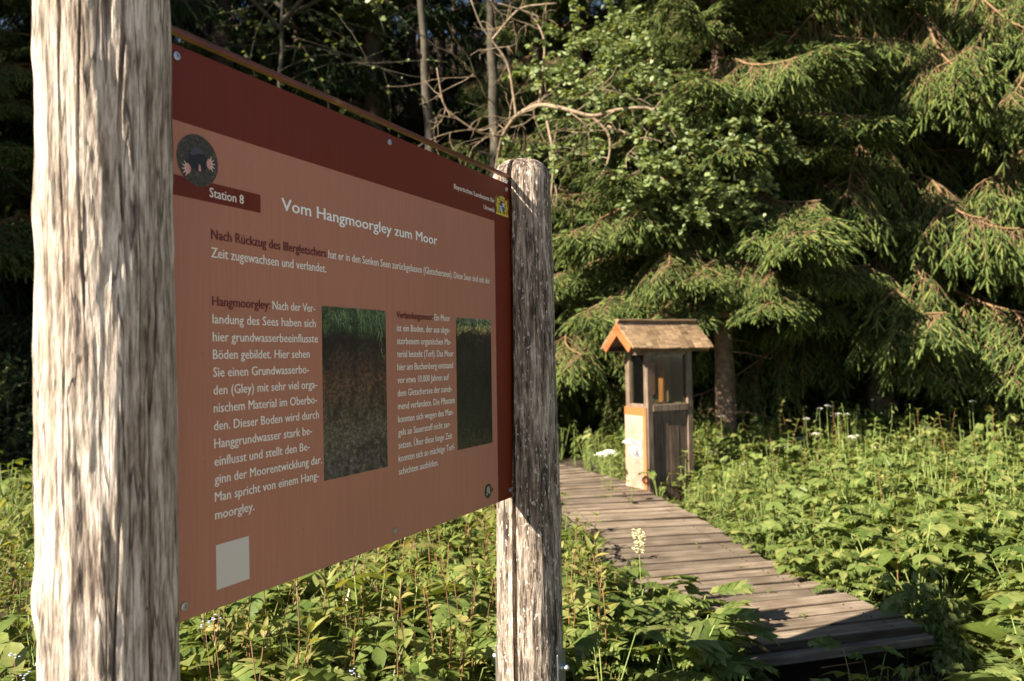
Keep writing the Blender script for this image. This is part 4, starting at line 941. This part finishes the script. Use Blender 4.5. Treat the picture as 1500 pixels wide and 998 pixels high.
def branch_arrays(r, L_, hang, shl=.090, far=False, up=.1, curt=0.0):
    """a spruce bough: main axis > side branches > hanging branchlets > shoots"""
    A_ = Acc(); n = 12; u = np.linspace(0, 1, n); ph = r.random() * 6; ph2 = r.random() * 6
    curve = lambda t: np.stack([L_ * (t - .12 * t ** 3), .07 * L_ * np.sin(t * 2.6 + ph) + .02 * L_ * np.sin(t * 9 + ph2), L_ * (up * t - .60 * t ** 2 + .34 * t ** 3) + .015 * L_ * np.sin(t * 8 + ph2)], -1)
    V, F = tube_np(curve(u), .015 * L_ / 2.4 * (1.15 - u) + .003, 5); A_.add(V, F, 0)
    O = []; X = []; S = []
    dn = np.array([0, 0, -1.0])
    def branchlet(p, d, l):
        m = max(3, int(l / .07)); v = np.linspace(0, 1, m); path = p + l * (v[:, None] * d + (v ** 2)[:, None] * dn * (.25 + .25 * hang))
        if far:
            O.append(path[0]); X.append(path[-1] - path[0]); S.append(max(.14, l)); return
        V, F = tube_np(path, .0028 * (1.2 - v), 3); A_.add(V, F, 0)
        for q in np.arange(.15 + .2 * r.random(), 1.0, .052 / l):
            k = min(m - 2, int(q * (m - 1))); pp = path[k] + (path[k + 1] - path[k]) * (q * (m - 1) - k); td = unit(path[k + 1] - path[k]); sd = unit(np.cross(td, [0.05, .1, 1]))
            for s2 in (-1, 1):
                if r.random() < .14: continue
                O.append(pp); X.append(td * .9 + sd * s2 * (.55 + .4 * (r.random() - .5)) + r.normal(size=3) * .16 + dn * .12 * hang); S.append(shl * (.7 + .6 * r.random()))
        O.append(path[-1]); X.append(path[-1] - path[-2]); S.append(shl * 1.1)
    step = .16 if not far else .24
    for t in np.arange(.12, .99, step / L_):
        for sg in (-1, 1):
            t_ = min(.99, t + (r.random() - .5) * .05); p = curve(np.array([t_]))[0]; tg = unit(curve(np.array([t_ + .02]))[0] - p); side = unit(np.cross(tg, [0, 0, 1])) * sg
            sl_ = (.18 + (.62 + .5 * curt) * (1 - t_) ** (.8 - .3 * curt) + .25 * curt) * L_ / 2.4 * (.45 + .75 * r.random()) * min(1, .35 + t_ * 3)
            if r.random() < .10: continue
            d0 = unit(side * (.75 + .3 * r.random()) * (1 - .72 * curt) + dn * .9 * curt + tg * (.55 + .4 * r.random()) + dn * (.05 + .35 * hang + .35 * (r.random() - .4))); m = max(4, int(sl_ / .07)); v = np.linspace(0, 1, m)
            path = p + sl_ * (v[:, None] * d0 + (v ** 2)[:, None] * dn * (.20 + .25 * hang) + v[:, None] * r.normal(size=3) * .05)
            V, F = tube_np(path, .0055 * (1.15 - v), 3); A_.add(V, F, 0)
            for q in np.arange(.08, 1.0, ((.066 + .012 * curt) if not far else .16) / sl_):
                k = min(m - 2, int(q * (m - 1))); pp = path[k] + (path[k + 1] - path[k]) * (q * (m - 1) - k); td = unit(path[k + 1] - path[k]); sd = unit(np.cross(td, [0, 0, 1]))
                for s2 in (-1, 1):
                    ll = (.09 + .22 * (1 - q) * (1 + .5 * hang)) * (.5 + .8 * r.random())
                    branchlet(pp, unit(td * (.7 - .25 * hang) + sd * s2 * (.8 - .45 * hang) + dn * (.1 + .95 * hang * (.5 + .7 * r.random())) + r.normal(size=3) * .12), ll)
            branchlet(path[-1], unit(path[-1] - path[-2]), .12)
    for t in np.arange(.15, 1.0, .045):
        p = curve(np.array([t]))[0]; branchlet(p, unit(curve(np.array([min(1.05, t + .05)]))[0] - p + r.normal(size=3) * .35 + dn * .5 * hang), .10 + .10 * r.random())
    M4 = frames(np.array(O), np.array(X), S=np.array(S), roll=r.uniform(0, 6.28, len(O)))
    if far: A_.inst(SHF, M4)
    else:
        w_ = r.integers(0, 3, len(O))
        for k in range(3): A_.inst(SH[k], M4[w_ == k])
    return A_.arrays()
rb = np.random.default_rng(4)
BR = [mesh_np('branch', ba[0], ba[1], [MAT['twig'], MAT['needle']], ba[2]) for ba in [branch_arrays(rb, 2.4, h_, up=u_) for h_, u_ in ((.12, .16), (.45, .05), (.8, .01))] + [branch_arrays(rb, 2.4, .8, up=.02, curt=1.0), branch_arrays(rb, 2.4, .9, up=.12, curt=.8)]]
BR = [BR[0], BR[1], BR[2], BR[2], BR[0], BR[3], BR[4]]
def trunk_mesh(name, H, r0, mat, r, lean=(0, 0), sides=14, nz=26, stubs=True):
    zz = np.linspace(-.2, H, nz); A_ = Acc()
    P = np.stack([lean[0] * (zz / H) ** 1.3 * (zz > 0) if False else lean[0] * np.clip(zz / H, 0, 1), lean[1] * np.clip(zz / H, 0, 1), zz], 1); P[2:-1, :2] += (r.random((nz - 3, 2)) - .5) * .03
    rad = r0 * (1 - .93 * np.clip(zz / H, 0, 1)) + r0 * .55 * np.exp(-np.clip(zz, 0, 9) / .22); V, F = tube_np(P, rad, sides)
    c = P[np.minimum(np.arange(len(V)) // sides, nz - 1)]; V = c + (V - c) * (1 + .10 * (r.random(len(V)) - .5))[:, None] * np.array([1, 1, 1]); A_.add(V, F, 0)
    if stubs:
        for k in range(14):
            z_ = .4 + 3.5 * r.random(); a = r.random() * 6.28; l = .25 + .6 * r.random(); d = np.array([math.cos(a), math.sin(a), -.15]); p = np.array([lean[0] * z_ / H, lean[1] * z_ / H, z_])
            V, F = tube_np([p, p + d * l * .5 + (0, 0, .02), p + d * l], [.012, .008, .003], 4); A_.add(V, F, 0)
    return A_.mesh(name, [mat])
def spruce(name, x, y, H, z0, Rl, nb_, seed, label, group=None, hang=(1, 2, 3), r0=.13, lean=(0, 0), azr=None):
    r = np.random.default_rng(seed); zg = float(terrain_z(x, y))
    e_ = empty(name, (x, y, zg), label=label, cat='spruce tree', group=group)
    link('trunk', trunk_mesh('trunk', H, r0, MAT['bark'], r, lean), e_)
    for k in range(nb_):
        u = (k + r.random()) / nb_; u = u ** 1.25; z_ = z0 + (H - z0) * u; Lb = Rl * (1 - u) ** .75 * (.72 + .45 * r.random()) + .18
        a = k * 2.399 + (r.random() - .5) * .8; o = link('branch', BR[hang[int(r.integers(len(hang)))]], e_); s_ = Lb / 2.4
        o.matrix_local = Matrix.Translation((lean[0] * z_ / H, lean[1] * z_ / H, z_)) @ Matrix.Rotation(a, 4, 'Z') @ Matrix.Rotation((-.22 + .42 * r.random()) + .0 - .35 * u, 4, 'Y') @ Matrix.Diagonal((s_, s_ * (.85 + .3 * r.random()), s_, 1))
    return e_
def extra_branch(tree, z_, az_deg, Lb, pitch, var, label=None):
    o = link('branch', BR[var], tree); s_ = Lb / 2.4
    o.matrix_local = Matrix.Translation((0, 0, z_)) @ Matrix.Rotation(R(az_deg), 4, 'Z') @ Matrix.Rotation(R(pitch), 4, 'Y') @ Matrix.Diagonal((s_, s_, s_, 1)); return o
tA = spruce('spruce_tree', 2.30, 8.7, 11.0, 2.05, 2.1, 150, 101, 'spruce with bare brown lower trunk and sunlit branches right behind the cabinet', hang=(0, 1, 4), r0=.11)
tB = spruce('spruce_tree', 4.45, 9.6, 13.5, 1.5, 2.6, 125, 102, 'largest spruce with long hanging branch curtains in the middle of the right half', hang=(2, 1, 2), r0=.17)
tC = spruce('spruce_tree', 6.6, 9.0, 12.0, 1.2, 2.5, 105, 103, 'spruce at the right edge of the photo with drooping branch tips', hang=(1, 2, 2), r0=.15)
tD = spruce('spruce_tree', 1.0, 11.2, 12.0, .9, 2.3, 130, 104, 'spruce with fine dark branches behind the bare twigs right of the timber post', hang=(0, 1, 2), r0=.13)
tE = spruce('spruce_tree', 3.0, 11.8, 14.0, 1.2, 2.7, 130, 105, 'tall dark spruce between and behind the two sunlit spruces', hang=(1, 2, 3), r0=.16)
tF = spruce('spruce_tree', 5.6, 12.0, 14.0, 1.4, 2.6, 110, 106, 'dark spruce behind the largest spruce with hanging branches', hang=(1, 2, 3), r0=.16)
tG = spruce('spruce_tree', -3.2, 12.2, 13.0, 1.0, 2.5, 110, 107, 'shaded spruce behind the upper edge of the information board', hang=(0, 1, 4), r0=.15)
tH = spruce('spruce_tree', -6.0, 10.2, 12.0, .8, 2.3, 110, 108, 'dark spruce seen left of the left timber post', hang=(0, 1, 4), r0=.15)
# long sunlit boughs one can follow in the photograph
for z_, a, l, p, v in ((5.9, 222, 3.5, 30, 5), (6.3, 228, 3.3, 30, 6), (4.9, 205, 3.0, 18, 2), (4.4, 232, 3.0, 20, 2), (3.8, 212, 2.8, 16, 2), (3.4, 250, 2.7, 20, 2), (2.6, 300, 2.6, 18, 1), (2.2, 262, 2.4, 14, 1), (5.4, 262, 2.8, 20, 2), (1.8, 290, 2.3, 14, 2), (6.0, 290, 2.8, 24, 2), (2.6, 215, 2.3, 14, 1)): extra_branch(tB, z_, a, l, p, v)
for z_, a, l, p, v in ((2.3, 200, 2.1, 12, 0), (2.15, 225, 2.0, 14, 4), (2.5, 170, 2.0, 8, 0), (2.9, 240, 2.1, 14, 1), (3.3, 205, 2.2, 12, 1), (3.8, 255, 2.1, 15, 4), (2.7, 275, 1.8, 14, 1), (2.2, 190, 1.7, 10, 1)): extra_branch(tA, z_, a, l, p, v)
for z_, a, l, p, v in ((3.9, 205, 2.6, 8, 2), (3.2, 225, 2.5, 14, 1), (2.6, 245, 2.4, 18, 4), (2.0, 215, 2.6, 16, 1), (4.6, 230, 2.6, 12, 2), (5.2, 212, 3.0, 18, 2), (3.4, 210, 2.8, 10, 1), (1.6, 240, 2.5, 10, 1)): extra_branch(tC, z_, a, l, p, v)

# forest behind: each tree has its own trunk and crown
def far_crown(r, H, Rl, nb_):
    A_ = Acc(); T = [branch_arrays(r, 2.4, h_, far=True) for h_ in (.2, .6, .9)]
    for k in range(nb_):
        u = ((k + r.random()) / nb_) ** 1.15; z_ = H * (.07 + .93 * u); Lb = Rl * (1 - u) ** .7 * (.75 + .4 * r.random()) + .2; s_ = Lb / 2.4
        M4 = Matrix.Translation((0, 0, z_)) @ Matrix.Rotation(k * 2.399, 4, 'Z') @ Matrix.Rotation(-.1 + .3 * r.random(), 4, 'Y') @ Matrix.Diagonal((s_, s_ * 1.2, s_, 1))
        A_.inst(T[k % 3], np.array(M4)[None])
    return A_.mesh('crown', [MAT['bark_far'], MAT['needle_far_shade']])
rf = np.random.default_rng(12)
FC = [far_crown(rf, 15, 2.7, 44) for _ in range(2)]
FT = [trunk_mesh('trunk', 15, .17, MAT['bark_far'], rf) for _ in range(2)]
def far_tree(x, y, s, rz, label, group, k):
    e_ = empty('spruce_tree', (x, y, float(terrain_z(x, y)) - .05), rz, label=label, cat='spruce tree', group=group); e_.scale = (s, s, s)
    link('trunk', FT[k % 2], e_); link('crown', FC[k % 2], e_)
k = 0
for row, (yy, sp, xm) in enumerate(((13.6, 1.9, 13), (15.8, 2.0, 15), (17.0, 2.3, 9), (18.2, 2.2, 17), (21.5, 2.4, 20), (25, 2.6, 24), (29, 3.0, 26), (34, 3.4, 30), (40, 4, 34))):
    for xx in np.arange(-xm, xm + .1, sp):
        far_tree(xx + rf.uniform(-.6, .6), yy + rf.uniform(-.8, .8), rf.uniform(.8, 1.15), rf.uniform(0, 6.28), 'dark spruce standing in the shade of the forest behind the sunlit edge', 'dark spruces in the forest behind', k); k += 1
for (xx, yy, s) in ((-7.6, 7.6, 1.25), (-9.2, 5.2, 1.3), (-5.6, 11.2, 1.2), (-3.9, 10.9, 1.1), (-1.9, 11.4, 1.15), (-8.0, 6.6, 1.1), (-8.4, 8.9, 1.2), (-9.8, 6.3, 1.2), (-10.2, 9.4, 1.3), (-11.5, 4.6, 1.15), (-12.5, 8.3, 1.35), (-13.6, 5.4, 1.3), (-11.6, 6.8, 1.3), (-15.5, 7.5, 1.4), (-17.5, 4.8, 1.4), (-18, 9, 1.4), (-21, 6.5, 1.4), (-21, 11, 1.4), (-9.2, 11.6, 1.05), (-7.0, 12.6, 1.0), (-12.6, 11.4, 1.1), (-5.0, 13.2, 1.0), (-14.6, 3.6, .85), (-16.5, 5.2, 1.0), (8.8, 8.2, .9), (9.8, 10.5, 1.0), (10.8, 6.8, .9), (11.6, 9.6, 1.05), (8.4, 11.6, 1.0)):
    far_tree(xx, yy, s, rf.uniform(0, 6.28), 'spruce of the forest edge curving round beside the meadow', 'spruces at the sides of the meadow', k); k += 1

# ------------------------------------------------------------------ broadleaf trees with bare twigs
def wander(p, d, l, r, n=7, bend=.35, grav=-.05):
    P = [np.array(p, float)]; d = unit(d)
    for i_ in range(n - 1): d = unit(d + (r.random(3) - .5) * bend + np.array([0, 0, grav])); P.append(P[-1] + d * l / (n - 1))
    return np.array(P)
def twigs(A_, LA, p, d, l, rad, depth, r, leaf_from=9, bend=.5, leafs=0, lscale=.04):
    P = wander(p, d, l, r, 7, bend); V, F = tube_np(P, np.linspace(rad, rad * .45, len(P)), 6 if depth > 1 else 4); A_.add(V, F, 0)
    if leafs and depth <= 1:
        for k in range(leafs):
            q = r.random() * (len(P) - 1); i_ = int(q); pp = P[i_] + (P[min(i_ + 1, len(P) - 1)] - P[i_]) * (q - i_); LA.append((pp, r.normal(size=3) * [1, 1, .5] + [0, 0, -.15], lscale * (.7 + .6 * r.random())))
    if depth > 0:
        for k in range(int(3 + 2 * r.random())):
            t = .25 + .72 * r.random(); i_ = int(t * (len(P) - 1)); dd_ = unit(P[min(i_ + 1, len(P) - 1)] - P[i_]); side = unit(r.normal(size=3))
            twigs(A_, LA, P[i_], dd_ * .75 + side * .8, l * (.42 + .25 * r.random()), rad * .5, depth - 1, r, bend=bend, leafs=leafs, lscale=lscale)
ROUND = leaf_tmpl(.88, .12, .08, ((.0, .25), (.42, 1.0), (.80, .75), (1.0, .1)))
def leaves_mesh(LA, r, mat, T=None):
    O = np.array([a[0] for a in LA]); X = np.array([a[1] for a in LA]); S = np.array([a[2] for a in LA]); A_ = Acc()
    A_.inst(T or ROUND, frames(O, X, up=(.25, -.5, .8), S=S, roll=r.uniform(-.9, .9, len(O))), 0); return A_.mesh('leaves', [MAT[mat]])
def broadleaf(x, y, H, r0, lean, seed, label, limbs, leafs, group=None, bark='alder_bark', crown=True):
    r = np.random.default_rng(seed); e_ = empty('broadleaf_tree', (x, y, float(terrain_z(x, y))), label=label, cat='tree', group=group)
    link('trunk', trunk_mesh('trunk', H, r0, MAT[bark], r, lean, stubs=False), e_)
    for (z_, d, l, rad, dep, lf_) in limbs:
        A_ = Acc(); LA = []; p = np.array([lean[0] * z_ / H, lean[1] * z_ / H, z_]); twigs(A_, LA, p, d, l, rad, dep, r, leafs=lf_)
        o = link('limb', A_.mesh('limb', [MAT['deadwood' if lf_ == 0 else bark]]), e_)
        if LA: tag(link('leaves', leaves_mesh(LA, r, 'alder'), o), kind='stuff')
    if crown:
        A_ = Acc(); LA = []
        for k in range(9):
            z_ = H * (.70 + .28 * r.random()); a = r.random() * 6.28; twigs(A_, LA, (lean[0] * z_ / H, lean[1] * z_ / H, z_), (math.cos(a), math.sin(a), .6), 1.9, .03, 2, r, leafs=12, lscale=.06)
        o = link('crown', A_.mesh('crown', [MAT[bark]]), e_); tag(link('leaves', leaves_mesh(LA, r, 'alder'), o), kind='stuff')
    return e_
t1 = broadleaf(-.72, 9.2, 8.5, .105, (-.45, .3), 201, 'grey leaning tree trunk rising behind the top edge of the board', [(3.6, (-1, -.6, .25), 1.5, .010, 1, 6), (4.3, (-.8, -.9, .3), 1.7, .010, 1, 5)], 0)
t2 = broadleaf(-.12, 9.4, 9.0, .11, (-.1, .2), 202, 'upright grey trunk amid bare twisted twigs above the right timber post', [(4.3, (-.4, -1, .3), 1.6, .010, 1, 0), (3.9, (.2, -1, .35), 1.6, .010, 2, 0)], 0)
# the pale bare bough that crosses from the trunk to the leafy sprays
e_ = t2; base = np.array([-.12, 9.4, float(terrain_z(-.12, 9.4))])
def limb_path(pts, rad, name='limb', mat='deadwood', par=None, bs_=None):
    P = np.array([at(*p) for p in pts]) - (base if bs_ is None else bs_); n = len(P); t = np.linspace(0, 1, n); tt = np.linspace(0, 1, n * 4)
    Q = np.stack([np.interp(tt, t, P[:, i_]) for i_ in range(3)], 1); k = np.array([.25, .5, .25])
    for _ in range(2): Q[1:-1] = Q[:-2] * .25 + Q[1:-1] * .5 + Q[2:] * .25
    V, F = tube_np(Q, np.linspace(rad, rad * .5, len(Q)), 7); return Q, V, F
rl_ = np.random.default_rng(77)
Q, V, F = limb_path([(726, 260, 9.3), (735, 200, 8.6), (756, 168, 8.1), (790, 152, 7.8), (830, 160, 7.6), (868, 172, 7.5), (905, 160, 7.4), (952, 157, 7.4), (966, 172, 7.3)], .026)
A_ = Acc(); A_.add(V, F, 0); LA = []
for k in range(20):
    i_ = int(4 + rl_.random() * (len(Q) - 6)); twigs(A_, LA, Q[i_], unit(rl_.normal(size=3) * [1, .5, .8] + [.3, -.1, -.1]), .28 + .4 * rl_.random(), .006, 1, rl_, leafs=0, bend=.7)
for pts in ([(868, 172, 7.5), (893, 195, 7.5), (894, 225, 7.5), (886, 250, 7.5), (868, 270, 7.5)], [(890, 185, 7.5), (930, 200, 7.4), (950, 235, 7.4), (968, 262, 7.3), (990, 272, 7.3)], [(735, 200, 8.5), (700, 195, 8.3), (650, 160, 8.2), (640, 100, 8.1)], [(756, 168, 8.0), (745, 90, 7.9), (705, 40, 7.8), (690, 0, 7.7)], [(790, 152, 7.8), (800, 60, 7.7), (780, 20, 7.7), (730, 5, 7.6)], [(720, 60, 8.4), (760, 10, 8.2), (815, 5, 8.1)], [(800, 172, 7.7), (812, 230, 7.6), (806, 300, 7.6)]):
    Q2, V, F = limb_path(pts, .014); A_.add(V, F, 0)
    for k in range(5): i_ = int(2 + rl_.random() * (len(Q2) - 4)); twigs(A_, LA, Q2[i_], unit(rl_.normal(size=3)), .18 + .3 * rl_.random(), .005, 1, rl_, bend=.7)
link('bare_limb', A_.mesh('bare_limb', [MAT['deadwood']]), t2)
# leafy sprays of round leaves
A_ = Acc(); LA = []
for (px, py, y, n, sp) in ((850, 120, 7.7, 12, .45), (900, 90, 7.7, 10, .4), (880, 45, 7.9, 8, .4), (1000, 190, 7.3, 16, .42), (1050, 210, 7.3, 16, .4), (960, 225, 7.4, 14, .4), (1040, 265, 7.4, 12, .35), (990, 300, 7.5, 8, .3), (820, 200, 7.7, 6, .35), (930, 130, 7.6, 9, .4), (820, 90, 7.9, 8, .4), (1085, 235, 7.4, 8, .3), (940, 280, 7.5, 7, .3)):
    c = at(px, py, y) - base
    for k in range(n): twigs(A_, LA, c + (rl_.random(3) - .5) * [sp * 1.6, sp, sp], unit(rl_.normal(size=3) * [1, .6, .6] + [.4, -.2, -.1]), .3 + .2 * rl_.random(), .004, 1, rl_, leafs=16, lscale=.046, bend=.4)
o = link('leafy_twigs', A_.mesh('leafy_twigs', [MAT['alder_bark']]), t2); tag(link('leaves', leaves_mesh(LA, rl_, 'alder'), o), kind='stuff')
# a few sunlit leaf sprays in the shaded forest above the board
base3 = np.array([-2.9, 9.6, float(terrain_z(-2.9, 9.6))])
t3 = broadleaf(-2.9, 9.6, 7.5, .07, (.2, .2), 203, 'slender young tree in the shade with sparse leaf sprays above the board', [(2.6, (.7, -1, .2), 1.6, .008, 1, 12), (3.4, (1, -.8, .3), 1.9, .008, 1, 12), (4.2, (.3, -1, .3), 1.7, .008, 1, 10), (4.6, (1, -.4, .3), 2.0, .008, 1, 10)], 0)
# leafy bushes at the far left
for (x, y, h, sd, lab) in ((-5.3, 8.1, 1.5, 1, 'leafy bush at the left photo edge, low in front of the dark spruce'), (-4.4, 8.9, 1.7, 2, 'shaded leafy bush mostly hidden behind the left timber post'), (-6.4, 8.6, 1.8, 3, 'taller leafy bush at the extreme left under the spruces')):
    r = np.random.default_rng(sd); e_ = empty('leafy_bush', (x, y, float(terrain_z(x, y))), label=lab, cat='bush'); A_ = Acc(); LA = []
    for k in range(26): a = r.random() * 6.28; twigs(A_, LA, ((r.random() - .5) * .4, (r.random() - .5) * .4, 0), (math.cos(a) * .6, math.sin(a) * .6, 1), h * (.6 + .4 * r.random()), .009, 1, r, leafs=18, lscale=.055, bend=.3)
    o = link('branches', A_.mesh('branches', [MAT['alder_bark']]), e_); tag(link('leaves', leaves_mesh(LA, r, 'leaf_c', LT['oval']), o), kind='stuff')
